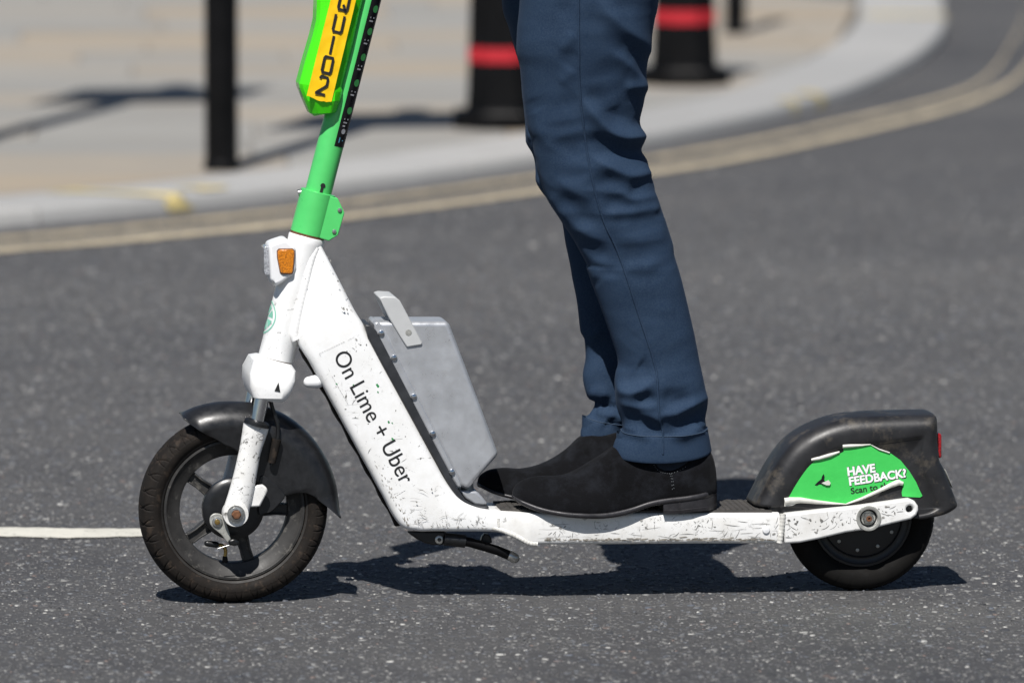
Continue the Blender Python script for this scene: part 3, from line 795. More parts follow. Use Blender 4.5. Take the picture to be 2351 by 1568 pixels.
for d in dense:
    frame_rings.append(rrect(P(d[0], d[1], -d[4]), P(d[2], d[3], -d[4]), d[4], d[5]))
i_split = next(i for i, d in enumerate(dense) if d[0] > 1139)
frame = loft('frame', frame_rings[:i_split+1], 'white_paint', SCO, sharp=50)
deck = loft('deck', frame_rings[i_split:], 'white_worn', SCO, sharp=50)
# welds
def weld(name, pts, r, parent, v=None, step=.0042, mod=.05):
    pts = smooth(pts, 12); L = np.cumsum([0]+[math.dist(pts[i], pts[i+1]) for i in range(len(pts)-1)]); n = max(8, int(L[-1]/step*4))
    pp = []; rad = []
    for i in range(n+1):
        s_ = L[-1]*i/n; pp.append(tuple(np.interp(s_, L, [p[k_] for p in pts]) for k_ in range(3))); rad.append(r*(1-mod+mod*math.cos(2*math.pi*s_/step)) )
    tube(name, pp, rad, 'weld' if r < .0058 else 'white_paint', parent, 10)
hw_pts = [C2(*p) for p in ((555,470),(520,560),(490,690),(465,800),(440,900),(420,1000),(405,1080),(418,1118))]
weld('weld_bead', [(P(x, y, -o_)[0], -o_+.0063, P(x, y, -o_)[1]) for (x, y), o_ in zip(hw_pts, (.0235,.0285,.032,.0335,.035,.036,.037,.038))], .0078, frame, step=.0070, mod=.018)
lw = [CK(*p) for p in ((1560,175),(1700,210),(1850,270),(2000,340),(2120,405),(2250,425))]
weld('weld_bead', [(P(x, y, -o_)[0], -o_+.003, P(x, y, -o_)[1]) for (x, y), o_ in zip(lw, (.058,.063,.069,.073,.075,.0755))], .0048, deck, step=.005)
dk = [CK(*p) for p in ((1655,30),(1650,80),(1660,160))]
weld('weld_bead', [(P(x, y, -.0615)[0], -.0600, P(x, y, -.0615)[1]) for x, y in dk], .0028, deck)
rw = [C5(*p) for p in ((430,922),(425,985),(415,1060),(405,1138))]
weld('weld_bead', [(P(x, y, -.0755)[0], -.0745, P(x, y, -.0755)[1]) for x, y in rw], .0052, deck, step=.006)
disc_bolt('rivet', P(*C5(302,1040), -.0765), -.0752, .0062, .004, 'white_clean', deck)
kb = P(*C2(505,1410), -.025); kb2 = P(*C2(560,1405), -.025)
tube('cable_stop', [(kb[0],-.025,kb[1]),(kb2[0],-.025,kb2[1])], [.0095,.0115], 'white_clean', frame, 20, True)
# muddy underside edge of the down tube
mud = []
tube('underside_guard', [(P(690+.481*t, 783+.877*t+2, -.028)[0], 0, P(690+.481*t, 783+.877*t+2, -.028)[1]) for t in range(20, 490, 20)], [.0075+.0012*math.sin(t*1.7) for t in range(24)], 'rubber', frame, 12, flat=3.0)
# lettering on the down tube
sv = -.0508
l0, l1 = np.array((759,806.)), np.array((922,1106.))
def tube_text():
    p0 = P(765, 818, sv+.003); p1 = P(921, 1114, sv)
    za, zb = P(685+.481*60, 783+.877*60, -.045)[1], P(685+.481*370, 783+.877*370, -.049)[1]
    vf_ = lambda u, z: -(.0448 + (.0492-.0448)*(za-(z-.35*(u-p0[0])*0))/(za-zb)) - .0012
    lettering('lettering', 'On Lime + Uber', p0, p1, 1.18, sv, 'ink', frame, offset=.0, cap=37/PXM, vfun=vf_)
# transparent label's dirty outline
tube_text()

def scuffs(name, items, vfun, mat, parent):
    """items: closed outlines in (u,z); laid on the painted face"""
    V, F = [], []
    for pl_ in items:
        b0 = len(V); V += [(u, vfun(u, z), z) for u, z in pl_]; F.append(tuple(range(b0, len(V))))
    o = sheet(name, V, F, mat, parent, smoothed=False); o['kind'] = 'stuff'; return o
def fleck(x, y, r_, off, asp=1.0, rot=0.0):
    n = random.randint(5, 8); out = []
    for j in range(n):
        a = 2*math.pi*j/n; q = r_*random.uniform(.45, 1.2)
        dx, dy = q*math.cos(a)*asp, q*math.sin(a); out.append(P(x+dx*math.cos(rot)-dy*math.sin(rot), y+dx*math.sin(rot)+dy*math.cos(rot), off))
    return out
def scratch(x, y, L, ang, wd, bend, off):
    n = 6; A_, B_ = [], []
    for j in range(n+1):
        t = j/n-.5; a = ang+bend*t; px_, py_ = x+L*t*math.cos(ang)-bend*L*.5*t*t*math.sin(ang), y+L*t*math.sin(ang)+bend*L*.5*t*t*math.cos(ang)
        w_ = wd*(1-abs(2*t)**2)*random.uniform(.5, 1.1)+.12
        A_.append((px_-w_*math.sin(a), py_+w_*math.cos(a))); B_.append((px_+w_*math.sin(a), py_-w_*math.cos(a)))
    return [P(*p, off) for p in A_+B_[::-1]]
za_, zb_ = P(714, 836, -.045)[1], P(863, 1107, -.049)[1]
vtube = lambda u, z: -(.0448 + (.0492-.0448)*min(1.3, max(0, (za_-z)/(za_-zb_)))) - .0009
vdeck = lambda u, z: -.0762
rs = random.Random(21)
def tube_pt(t, w_): return (685+.481*t+(131+.0)*w_*1.0, 783+.877*t-71*w_)
fl_, gr_ = [], []
for _ in range(44):      # scraped edges of the clear label
    e_ = rs.random()
    if e_ < .30: t, w_ = rs.uniform(60, 330), rs.gauss(.84, .05)
    elif e_ < .55: t, w_ = rs.uniform(60, 380), rs.gauss(.22, .06)
    elif e_ < .72: t, w_ = rs.gauss(70, 14), rs.uniform(.3, .9)
    elif e_ < .88: t, w_ = rs.gauss(345, 22), rs.uniform(.25, .8)
    else: t, w_ = rs.uniform(60, 440), rs.uniform(.1, .9)
    x, y = tube_pt(t, w_); random.seed(rs.random())
    fl_.append(fleck(x, y, rs.choice((.6, .8, 1.0, 1.4, 2.2)), -.047, rs.uniform(1, 2.6), rs.uniform(0, 3)))
    if rs.random() < .35: fl_.append(scratch(x, y, rs.uniform(6, 22), rs.uniform(0, 3.1), .45, rs.uniform(-.8, .8), -.047))
for t, w_, r_ in ((150,.42,2.2),(178,.74,3.6),(190,.70,2.0),(262,.62,2.4),(268,.66,1.6),(300,.55,2.6),(128,.2,1.8)):
    gr_.append(fleck(*tube_pt(t, w_), r_, -.047, 2.0, 1.0))
for a_, b_ in (((733,812),(820,771)), ((904,1140),(990,1090)), ((733,812),(800,930))):   # label's own edge, broken
    n = 16
    for j in range(n):
        if rs.random() < .35: continue
        p, q = np.array(a_)+(np.array(b_)-np.array(a_))*j/n, np.array(a_)+(np.array(b_)-np.array(a_))*(j+.9)/n
        c_ = (p+q)/2; fl_.append(scratch(c_[0], c_[1], np.hypot(*(q-p)), math.atan2(q[1]-p[1], q[0]-p[0]), .30, .1, -.047))
for (x, y, r_) in ((775,645,2),(790,668,1.6),(797,686,1.5),(788,708,3.0),(796,710,2.6),(783,706,1.6),(758,598,2.2),(752,590,1.4),(700,640,1.8),(840,790,1.6)):
    fl_.append(fleck(x, y, r_, -.040, 1.6, 1.3))
scuffs('scuff_marks', fl_, vtube, 'scuff', frame); scuffs('old_sticker_specks', gr_, lambda u, z: vtube(u, z)-.0001, 'speck_green', frame)
it = []
for _ in range(85):
    x = rs.uniform(1245, 1788); y = rs.uniform(1192, 1240) if rs.random() < .6 else rs.gauss(1241, 2.0); random.seed(rs.random())
    if y > 1244 or y < 1190: continue
    m_ = rs.random()
    if m_ < .45: it.append(scratch(x, y, rs.uniform(8, 46), rs.gauss(0, .10), rs.uniform(.25, .6), rs.uniform(-.3, .3), -.0755))
    elif m_ < .68: it.append(scratch(x, min(y, 1228), rs.uniform(8, 26), rs.gauss(1.9, .45), rs.uniform(.3, .7), rs.uniform(-1.4, 1.4), -.0755))
    else: it.append(fleck(x, y, rs.choice((.9, 1.2, 1.7, 2.6)), -.0755, rs.uniform(1, 3), rs.gauss(0, .4)))
scuffs('scuff_marks', it, vdeck, 'scuff', deck)
it = []
for _ in range(70):
    x = rs.uniform(935, 1135); y = rs.uniform(1180, 1212); random.seed(rs.random())
    if x < 1020 and rs.random() < .3: y = rs.uniform(1120, 1200)
    m_ = rs.random()
    it.append(scratch(x, y, rs.uniform(6, 30), rs.gauss(0, .9), rs.uniform(.25, .5), rs.uniform(-1, 1), -.052) if m_ < .55 else fleck(x, y, rs.choice((.8, 1.2, 1.8)), -.052, rs.uniform(1, 3), rs.uniform(0, 3)))
scuffs('scuff_marks', it, lambda u, z: -.0574 if u > P(1085, 1200, -.05)[0] else -.0552, 'scuff', frame)
gm = []
for _ in range(60):     # road dirt caught along the tube's lower edge and the weld line
    t = 490*(1-.35*rs.random()**2); x, y = tube_pt(t, abs(rs.gauss(0, .035))+.10); random.seed(rs.random())
    gm.append(fleck(x, y, rs.choice((.5, .8, 1.1)), -.047, rs.uniform(1.5, 4), 1.07+rs.gauss(0, .12)))
scuffs('road_dirt', gm, vtube, 'grime', frame)
gm = []
for _ in range(210):
    x = rs.uniform(1250, 1785); y = 1240.5-abs(rs.gauss(0, 2.6)); random.seed(rs.random())
    gm.append(fleck(x, y, rs.choice((.6, .9, 1.2, 1.7)), -.0755, rs.uniform(2, 7), rs.gauss(0, .05)))
scuffs('road_dirt', gm, vdeck, 'grime', deck)
# ---- grip mat on the deck
gz = P(1500, 1177, -.07)[1]
gx0, gx1 = P(1150, 1172, -.05)[0], P(1768, 1178, -.05)[0]
ztop = lambda u: np.interp(u, [r[4][0] for r in frame_rings[i_split-8:]], [max(q[2] for q in r) for r in frame_rings[i_split-8:]])
V, F = [], []
for u in np.linspace(gx0, gx1, 40):
    hwid = min(.067, .048+.25*(u-gx0)); V += [(u, -hwid, ztop(u)+.0035), (u, hwid, ztop(u)+.0035), (u, hwid, ztop(u)-.002), (u, -hwid, ztop(u)-.002)]
for i in range(39):
    for j in range(4): F.append((4*i+j, 4*i+(j+1)%4, 4*i+4+(j+1)%4, 4*i+4+j))
F.append((0,1,2,3)); F.append((156,157,158,159))
mat_o = mesh('grip_mat', V, F, 'grip', deck)
V, F = [], []; hr = .0062
for i in range(200):
    for j in range(16):
        u = gx0+.012+i*hr*1.55; v = -.063 + j*hr*1.80 + (.5*hr*1.8 if i % 2 else 0)
        if u > gx1-.008 or v > .063: continue
        if abs(v) > min(.067, .048+.25*(u-gx0))-.005: continue
        b0 = len(V); z = ztop(u)+.0034
        V += [(u+hr*.93*math.cos(R(60*k_)), v+hr*.93*math.sin(R(60*k_)), z) for k_ in range(6)] + [(u+hr*.78*math.cos(R(60*k_)), v+hr*.78*math.sin(R(60*k_)), z+.0016) for k_ in range(6)]
        F += [tuple(b0+6+k_ for k_ in range(6))] + [(b0+k_, b0+(k_+1)%6, b0+6+(k_+1)%6, b0+6+k_) for k_ in range(6)]
hexes = mesh('grip_tread', V, F, 'grip', deck, smoothed=False); hexes['kind'] = 'stuff'

# ---- battery
def band(pts_a, pts_b, off): return Q(C4, pts_a + pts_b[::-1], off)
gs = Q(C4, [(95,22),(130,24),(165,60),(640,985),(655,1005),(690,1058),(740,1088),(800,1098),(826,1092),(832,1108),(800,1122),(740,1120),(680,1092),(640,1045),(600,985),(200,262),(110,90)], -.046)
plate('battery_gasket', gs, -.0455, .0455, 'gasket', SCO, .003, 2)
bs = Q(C4, [(158,2),(588,2),(884,788),(704,994),(652,978)], -.036)
bat = plate('battery', bs, -.0420, .0420, 'aluminium', SCO, .0155, 6, ang=20)
tr = Q(C4, [(150,10),(172,2),(200,28),(665,955),(668,985),(640,985),(610,930),(150,55)], -.043)
plate('battery_flange', tr, -.0435, .0435, 'aluminium', bat, .003, 2)
for p in ((192,73),(268,218),(385,448),(497,668),(610,893)):
    disc_bolt('battery_screw', P(*C4(*p), -.045), -.0432, .0050, .0042, 'chrome', bat)
fo = Q(C4, [(648,1000),(760,1006),(790,1040),(822,1078),(800,1092),(745,1085),(690,1050)], -.03)
plate('battery_foot', fo, -.032, .032, 'aluminium', bat, .004, 3)
a_, b_ = P(*C4(702,955), -.02), P(*C4(708,1008), -.02)
tube('battery_neck', [(a_[0],-.008,a_[1]),(b_[0],-.008,b_[1])], .0105, 'steel_dull', bat, 18)
ha = Q(C2, [(1000,818),(1030,808),(1112,812),(1142,838),(1160,870),(1300,1132),(1296,1148),(1190,1165),(1140,1085),(1060,950)], -.0445)
hn = plate('battery_handle', ha, -.0455, -.0415, 'handle_plastic', bat, .0018, 2)
plate('battery_handle', ha, .0415, .0455, 'handle_plastic', bat, .0018, 2)
hb = Q(C2, [(1000,818),(1030,808),(1112,812),(1142,838),(1150,862),(1060,850),(1010,850)], -.0445)
plate('handle_bar', hb, -.0415, .0415, 'handle_plastic', bat, .0018, 2)
disc_bolt('handle_pin', P(*C2(1203,1062), -.0458), -.0455, .0052, .0006, 'steel_dull', bat)

# ---- fork
FV = -.062
crown_px = [((150,1228),(385,1292)), ((108,1248),(405,1326)), ((74,1330),(392,1390)), ((72,1420),(372,1450)), ((95,1500),(345,1505)), ((125,1515),(310,1538))]
rings = []
for i, (f, r_) in enumerate(crown_px):
    a_, b_ = P(*C2(*f), -.03), P(*C2(*r_), -.03); rings.append(rrect(a_, b_, (.034,.058,.074,.077,.076,.070)[i], .015, 6))
fork = loft('fork_crown', rings, 'white_paint', SCO, sharp=38)
tri = Q(C2, [(290,1412),(262,1470),(302,1478)], -.0775)
plate('fork_emblem', tri, -.0780, -.0755, 'ink', fork)
for s_ in (1, -1):
    v = FV*s_
    off = FV
    a_, b_, b2 = P(*C1(1062,20), off), P(*C1(1026,212), off), P(*C1(1018,240), off)
    tube('stanchion', [(a_[0],v,a_[1]),(b2[0],v,b2[1])], .0118, 'chrome', fork, 24)
    c_, d_ = P(*C1(1024,205), off), P(*C1(1014,242), off)
    tube('dust_boot', [(c_[0],v,c_[1]),((c_[0]*.6+d_[0]*.4),v,(c_[1]*.6+d_[1]*.4)),(d_[0],v,d_[1])], [.0165,.0215,.0218], 'black_plastic_clean', fork, 24)
    lp = [(1016,238),(1005,290),(985,370),(968,440),(940,580),(905,730),(880,820),(868,872),(862,915)]
    lr = [92, 88, 80, 76, 80, 86, 90, 92, 60]
    pts = [(P(*C1(*p), off)[0], v, P(*C1(*p), off)[1]) for p in lp]
    tube('fork_leg', smooth(pts, 4), list(np.interp(np.linspace(0, 8, 33), range(9), [m1(x)*1.0 for x in lr])), 'white_worn', fork, 28, flat=.75)
    if s_ == 1:
        ax = P(*C1(875, 868), -.085)
        revolve('axle_washer', [(.0001,-.0835),(.0145,-.0835),(.0148,-.0790),(.0148,-.070)], ax, 'steel', fork, 28)
        revolve('dropout_ring', [(.0145,-.0800),(.0205,-.0795),(.0215,-.0760),(.0215,-.060)], ax, 'white_worn', fork, 32)
        revolve('axle_nut', [(.0001,-.0925),(.0062,-.0925),(.0078,-.0905),(.0082,-.083)], ax, 'rust', fork, 6, sharp=20)
        revolve('nut_flange', [(.0080,-.0855),(.0115,-.0850),(.0120,-.083)], ax, 'steel', fork, 24)
        tb = Q(C1, [(985,668),(1060,655),(1090,680),(1095,706),(1040,812),(955,815)], -.06)
        plate('brake_stop', tb, -.064, -.056, 'white_worn', fork, .003, 3)
ba = Q(C1, [(740,858),(775,870),(795,905),(815,960),(838,1060),(812,1062),(770,1010),(715,965),(690,930),(690,885),(712,862)], -.058)
plate('brake_arm', smooth(ba, 3, True), -.0615, -.0575, 'steel_dull', SCO, .0012, 2)
disc_bolt('brake_pivot', P(*C1(742,920), -.063), -.0615, .0085, .004, 'steel', SCO)
disc_bolt('brake_pivot_bolt', P(*C1(742,920), -.066), -.0655, .0045, .003, 'brass', SCO)
cb = Q(C1, [(815,1045),(860,1030),(895,1055),(890,1080),(850,1085),(820,1075)], -.058)
plate('cable_clamp', cb, -.066, -.052, 'black_plastic_clean', SCO, .003, 2)
a_, b_ = P(*C1(835,1080), -.06), P(*C1(745,1108), -.06)
tube('brake_cable_end', [(a_[0],-.06,a_[1]),(b_[0],-.06,b_[1])], .0009, 'steel', SCO, 8)
cab = [P(*C1(*p), -.05) for p in ((1112,60),(1140,160),(1165,240),(1165,330),(1150,420),(1120,520))]
tube('brake_cable', [(u,-.052,z) for u, z in smooth(cab, 6)], .0034, 'black_plastic_clean', SCO, 12)
a_, b_ = P(*C1(1160,340), -.053), P(*C1(1125,505), -.053)
tube('cable_sleeve', [(a_[0],-.053,a_[1]),(b_[0],-.053,b_[1])], [.0078,.0062], 'rubber', SCO, 14)

# ---- front mudguard
RO = m1(741)
ro_t = [-4.5, -2, 5, 30, 60, 90, 112, 118.5]; ro_v = [742, 741, 736, 733, 742, 745, 757, 752]
ri_t = [-4.6, -2, 2, 5, 10, 14, 16, 17.5, 19, 30, 60, 74, 80, 86, 92, 98.9, 104, 109.7, 114, 117, 118.6]
ri_v = [738, 692, 640, 602, 560, 505, 440, 300, 235, 225, 225, 240, 330, 405, 440, 470, 515, 570, 628, 690, 745]
ths = np.concatenate([np.linspace(-4.6, 10, 14), np.linspace(10.8, 20, 18), np.linspace(22, 118.6, 64)])
rows = []
for th_ in ths:
    ro = m1(np.interp(th_, ro_t, ro_v)); ri = m1(np.interp(th_, ri_t, ri_v)); t = R(th_); W = .044
    q = [(ro, 0.0)]; drop = min(.036, ro-ri)
    for a in np.linspace(.18, 1, 10):
        ang = a*math.pi/2; q.append((ro - drop*(1-math.cos(ang)), W*math.sin(ang)))
    if ro - ri > .0365:
        for a in np.linspace(.1, 1, 10): q.append((ro-drop-(ro-drop-ri)*a, W - .003*a))
    else:
        q += [(q[-1][0]-1e-5*i_, q[-1][1]) for i_ in range(1, 11)]
    full = [(r_, -v) for r_, v in q[::-1]] + [(r_, v) for r_, v in q[1:]]
    rows.append([(WC[0]+r_*math.cos(t), v, WC[1]+r_*math.sin(t)) for r_, v in full])
n = len(rows[0]); V = [p for r_ in rows for p in r_]; F = [(i*n+j, i*n+j+1, (i+1)*n+j+1, (i+1)*n+j) for i in range(len(rows)-1) for j in range(n-1)]
fg = mesh('front_mudguard', V, F, 'black_plastic', SCO, 60)
sol = fg.modifiers.new('thick', 'SOLIDIFY'); sol.thickness = .0025; sol.offset = 0
hub_side = Q(C1, [(1040,600),(1130,640),(1220,730),(1172,800),(1120,850),(1075,862),(1030,850)], -.044)
plate('mudguard_bracket', smooth(hub_side, 3, True), -.0445, -.0405, 'black_plastic', fg, .0015, 2)

# ---- rear wheel
RC = P(*C5(1003, 928)); RR = RC[1] + .001
rwl = empty('rear_wheel'); rwl.parent = SCO
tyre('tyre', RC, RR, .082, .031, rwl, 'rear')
rp = [(.085,-.020),(.0835,-.0235),(.080,-.0240),(.077,-.0215),(.070,-.0200),(.064,-.0225),(.050,-.0245),(.030,-.026),(.0001,-.026)]
revolve('motor_hub', rp, RC, 'hub', rwl, 96); revolve('motor_hub', [(r_,-v) for r_, v in rp], RC, 'hub', rwl, 96)
revolve('hub_ring', [(.066,-.0222),(.0675,-.0240),(.069,-.0222)], RC, 'hub', rwl, 80)
for a in (-28, -62, -98, -134, -170, 10):
    d = (RC[0]+.056*math.cos(R(a)), RC[1]+.056*math.sin(R(a))); disc_bolt('hub_bolt', d, -.0236, .0030, .002, 'steel_dull', rwl)
# ---- rear arms
arm = Q(C5, [(436,922),(700,893),(1000,862),(1300,818),(1375,808),(1415,825),(1442,860),(1446,892),(1432,930),(1390,962),(1250,995),(1150,1020),(1110,1042),(1010,1046),(900,1062),(700,1110),(560,1138),(440,1146)], -.0755)
arm = smooth(arm, 1)
hc = P(*C5(1380, 887), -.0755); hole = [(hc[0]+.0062*math.cos(2*math.pi*i/18), hc[1]+.0062*math.sin(2*math.pi*i/18)) for i in range(18)]
xc = P(*C5(1072, 955), -.0755); xh = [(xc[0]+.0150*math.cos(2*math.pi*i/24), xc[1]+.0150*math.sin(2*math.pi*i/24)) for i in range(24)]
for v0, v1 in ((-.0755, -.055), (.055, .0755)):
    plate('rear_arm', arm, v0, v1, 'white_worn', SCO, .004, 3, holes=[hole, xh], ang=50)
revolve('axle_ring', [(.0150,-.0660),(.0152,-.0765),(.0175,-.0775),(.0205,-.0772),(.0212,-.0750)], xc, 'steel_dull', SCO, 32)
revolve('axle_recess', [(.0001,-.066),(.0152,-.066)], xc, 'ink', SCO, 24)
revolve('axle_washer', [(.0001,-.0705),(.0118,-.0705),(.0122,-.066)], xc, 'steel_dull', SCO, 28)
revolve('axle_nut', [(.0045,-.0790),(.0078,-.0790),(.0092,-.0765),(.0095,-.0705)], xc, 'steel', SCO, 6, sharp=20)
revolve('axle_end', [(.0001,-.0775),(.0018,-.0775),(.0022,-.0800),(.0048,-.0800),(.0050,-.076)], xc, 'rust', SCO, 20)

it = []
for _ in range(75):
    f_ = rs.random(); x = 1805+f_*270; y = np.interp(x, [1800,2075], [1212,1170]) + rs.uniform(-22, 24)*(1-.35*f_); random.seed(rs.random())
    if math.hypot(x-1994.6, y-1189.7) < 30 or math.hypot(x-2089, y-1169) < 13: continue
    it.append(scratch(x, y, rs.uniform(5, 24), rs.gauss(-.2, .7), rs.uniform(.25, .7), rs.uniform(-1, 1), -.0755) if rs.random() < .5 else fleck(x, y, rs.choice((.9, 1.3, 2.0, 3.0)), -.0755, rs.uniform(1, 2.5), rs.uniform(0, 3)))
scuffs('scuff_marks', it, lambda u, z: -.0760, 'scuff', SCO)
# ---- rear mudguard: closed arch, rounded rims, open underneath
mo = Q(C5, [(190,838),(240,740),(310,600),(400,460),(480,372),(600,290),(750,225),(900,190),(1100,174),(1300,168),(1480,165),(1535,168),(1552,190),(1558,300),(1562,480),(1600,560),(1650,690),(1692,800),(1700,832),(1690,852),(1630,890),(1540,915),(1450,932)], -.010)
mo = smooth(mo, 3); MW = .061
cxy = np.array([RC[0], RC[1]+.012])
rows = []
nose = np.array([1.0]*len(mo))
for i, (u, z) in enumerate(mo):
    p = np.array([u, z]); f = i/(len(mo)-1)
    inw = cxy-p; dist_ = np.hypot(*inw); e = inw/dist_
    rb = .024 if f < .62 else .016
    W = MW; q = [(0.0, 0.0), (0.0, W*.35), (.0008, W-rb*1.1)]
    for a in np.linspace(.15, 1, 8): q.append((.0008+rb*(1-math.cos(a*math.pi/2)), W-rb*(1-math.sin(a*math.pi/2))))
    q.append((rb+.012, W)); q.append((rb+.017, W-.001)); q.append((rb+.021, W-.0045)); q.append((min(dist_*.9, rb+.06), W-.0045)); q.append((dist_*.97, W-.0045))
    full = [(d_, -v) for d_, v in q[::-1]] + [(d_, v) for d_, v in q[1:]]
    rows.append([(p[0]+e[0]*d_, v, p[1]+e[1]*d_) for d_, v in full])
n = len(rows[0]); V = [p for r_ in rows for p in r_]; F = [(i*n+j, i*n+j+1, (i+1)*n+j+1, (i+1)*n+j) for i in range(len(rows)-1) for j in range(n-1)]
rg = mesh('rear_mudguard', V, F, 'dusty_plastic', SCO, 55)
sol = rg.modifiers.new('thick', 'SOLIDIFY'); sol.thickness = .0024; sol.offset = 0
sk = Q(C5, [(300,905),(420,780),(600,720),(1400,720),(1470,830),(1450,932),(1380,960),(900,960),(440,925)], -.056)
plate('mudguard_skirt', sk, -.0560, -.0535, 'black_plastic', rg, .001, 2)
rl = Q(C5, [(1556,302),(1576,300),(1592,315),(1592,480),(1578,492),(1560,470)], -.005); plate('rear_reflector', rl, -.036, .036, 'red_lens', rg, .002, 2)
rl = Q(C5, [(1545,215),(1560,218),(1560,250),(1548,254)], -.005); plate('tail_light', rl, -.025, .025, 'red_lens', rg, .0015, 2)
pl = Q(C5, [(1606,568),(1614,566),(1668,700),(1662,706)], -.005); plate('rear_plate', pl, -.045, .045, 'steel_dull', rg, .001, 1)

# ---- torn green sticker on the mudguard
so_ = [(448,798),(470,780),(530,655),(570,590),(612,535),(650,515),(760,490),(855,470),(884,455),(878,425),(1000,415),(1085,402),(1150,440),(1240,470),(1310,520),(1375,600),(1425,680),(1458,755),(1474,785),(1455,798),(1400,795),(1322,790),(1318,760),(1330,715),(1300,700),(1180,745),(1020,815),(908,848),(700,835),(520,812)]
SVV = -.0588
so2 = Q(C5, so_, SVV)
stk = plate('feedback_sticker', so2, SVV-.0006, SVV, 'sticker_green', SCO)
def roll(name, pts, rad):
    q = [P(*C5(*p), SVV-.002) for p in pts]; tube(name, [(u, SVV-.002, z) for u, z in q], rad, 'sticker_back', stk, 10)
roll('curled_edge', [(905,846),(1020,806),(1150,748),(1240,706),(1295,684),(1328,694)], [.0012,.0022,.003,.0042,.005,.003])
roll('curled_edge', [(440,828),(480,822),(560,818),(680,832),(800,842),(905,848)], [.0062,.0060,.0048,.0034,.002,.0008])
roll('curled_edge', [(640,516),(700,505),(780,482),(852,458)], [.0026,.0030,.0032,.0016])
roll('curled_edge', [(876,416),(940,412),(1020,408),(1086,402)], [.0030,.0030,.0018,.0008])
roll('curled_edge', [(1090,405),(1150,438),(1228,464)], [.0006,.0012,.0012])
fl = Q(C5, [(440,800),(520,812),(520,850),(498,858),(440,864)], SVV-.003); plate('curled_flap', fl, SVV-.0040, SVV-.0034, 'sticker_back', stk)
te_ = Q(C5, [(668,704),(694,678),(716,662),(722,640),(734,622),(741,640),(738,668),(752,686),(728,700),(700,698),(684,708)], SVV-.0013); plate('tear', te_, SVV-.0014, SVV-.0008, 'black_plastic_clean', stk)
te_ = Q(C5, [(718,690),(770,668),(786,688),(778,706),(755,706)], SVV-.003); plate('torn_curl', te_, SVV-.0040, SVV-.0032, 'sticker_back', stk)
tv = SVV-.0011
def stext(s_, p0, p1, hs, mat, off, v): lettering('lettering', s_, P(*C5(*p0), v), P(*C5(*p1), v), 1, v, mat, stk, off, cap=hs*.30644/PXM)
stext('HAVE', (916,638), (1128,610), 70, 'ink', .060, tv+.0002); stext('HAVE', (915,635), (1124,606), 64, 'white_print', .042, tv)
stext('FEEDBACK?', (928,712), (1362,648), 70, 'ink', .056, tv+.0002); stext('FEEDBACK?', (928,708), (1356,643), 64, 'white_print', .038, tv)
stext('Scan to sh', (940,772), (1218,728), 46, 'ink', .020, tv)

# ---- kickstand
kbp = Q(CK, [(245,225),(850,228),(830,300),(805,430),(760,436),(620,430),(520,405),(400,345),(320,290)], -.030)
ks = plate('kickstand_bracket', kbp, -.034, -.022, 'black_plastic_clean', SCO, .003, 2)
disc_bolt('kickstand_pivot', P(*CK(745,355), -.036), -.034, .0072, .003, 'steel', ks)
disc_bolt('kickstand_pivot_bolt', P(*CK(745,355), -.038), -.0365, .0032, .0015, 'hub', ks)
kp = lambda x, y: (P(*CK(x, y), -.030)[0], -.030, P(*CK(x, y), -.030)[1])
tube('kickstand_sleeve', [kp(815,345), kp(1140,378)], .0108, 'black_plastic_clean', ks, 20)
tube('kickstand_leg', [kp(1140,380), kp(1210,392), kp(1420,455), kp(1640,520), kp(1850,610)], [.0082,.0080,.0078,.0078,.0078], 'bollard_black', ks, 20)
tube('kickstand_tip', [kp(1830,600), kp(1895,635)], .0085, 'steel', ks, 20, True)
kq = Q(CK, [(1375,380),(1400,300),(1440,262),(1500,270),(1540,330),(1555,400),(1480,420)], -.010)
plate('kickstand_spring_bracket', kq, -.012, .004, 'black_plastic_clean', ks, .002, 2)

# ================================================================== RIDER
PER = empty('person', 'rider in navy trousers and black suede boots standing on the scooter', 'person', None, (ORG[0], ORG[1], 0), YAW)

def interp_curve(pts):
    pts = sorted(pts, key=lambda p: p[1]); ys = [p[1] for p in pts]; xs = [p[0] for p in pts]
    sm = smooth([(x, y) for x, y in pts], 6); sy = [p[1] for p in sm]; sx = [p[0] for p in sm]
    return lambda y: np.interp(y, sy, sx)
near_l = [(1222,-420),(1205,-200),(1195,0),(1189,65),(1187,115),(1195,157),(1202,229),(1212,294),(1221,320)] + [T1(*p) for p in ((342,880),(392,1080),(480,1230),(560,1352),(640,1500))] + [T2(*p) for p in ((440,280),(500,450),(560,620),(632,840),(620,930),(614,1000),(628,1140),(660,1250),(650,1300),(622,1350),(606,1400))]
near_r = [(1545,-420),(1530,-200)] + [T1(*p) for p in ((1030,0),(1010,110),(985,250),(965,400),(964,480),(950,580),(930,680),(940,740),(945,800),(938,850),(970,905),(985,980),(1008,1040),(1018,1100),(1050,1180),(1080,1270),(1120,1440))] + [T2(*p) for p in ((975,130),(1010,290),(1060,480),(1110,700),(1150,900),(1188,1080),(1193,1150),(1178,1230),(1192,1310),(1213,1425))]
far_l = [(1165,-420),(1152,-200),(1153,0),(1169,65),(1185,121),(1193,150),(1198,196),(1206,271),(1208,320)] + [T1(*p) for p in ((296,810),(335,880),(345,960),(347,1020),(385,1085),(440,1150),(487,1235),(512,1360),(550,1560))] + [T2(*p) for p in ((340,280),(380,480),(400,670),(425,720),(435,840),(416,960),(440,1080),(455,1108),(488,1118),(484,1170),(447,1220),(430,1245),(405,1335))]
far_r = [(1480,-420),(1470,0),(1440,200),(1425,400),(1450,600),(1455,700),(1450,850),(1440,950),(1428,1000),(1420,1028)]

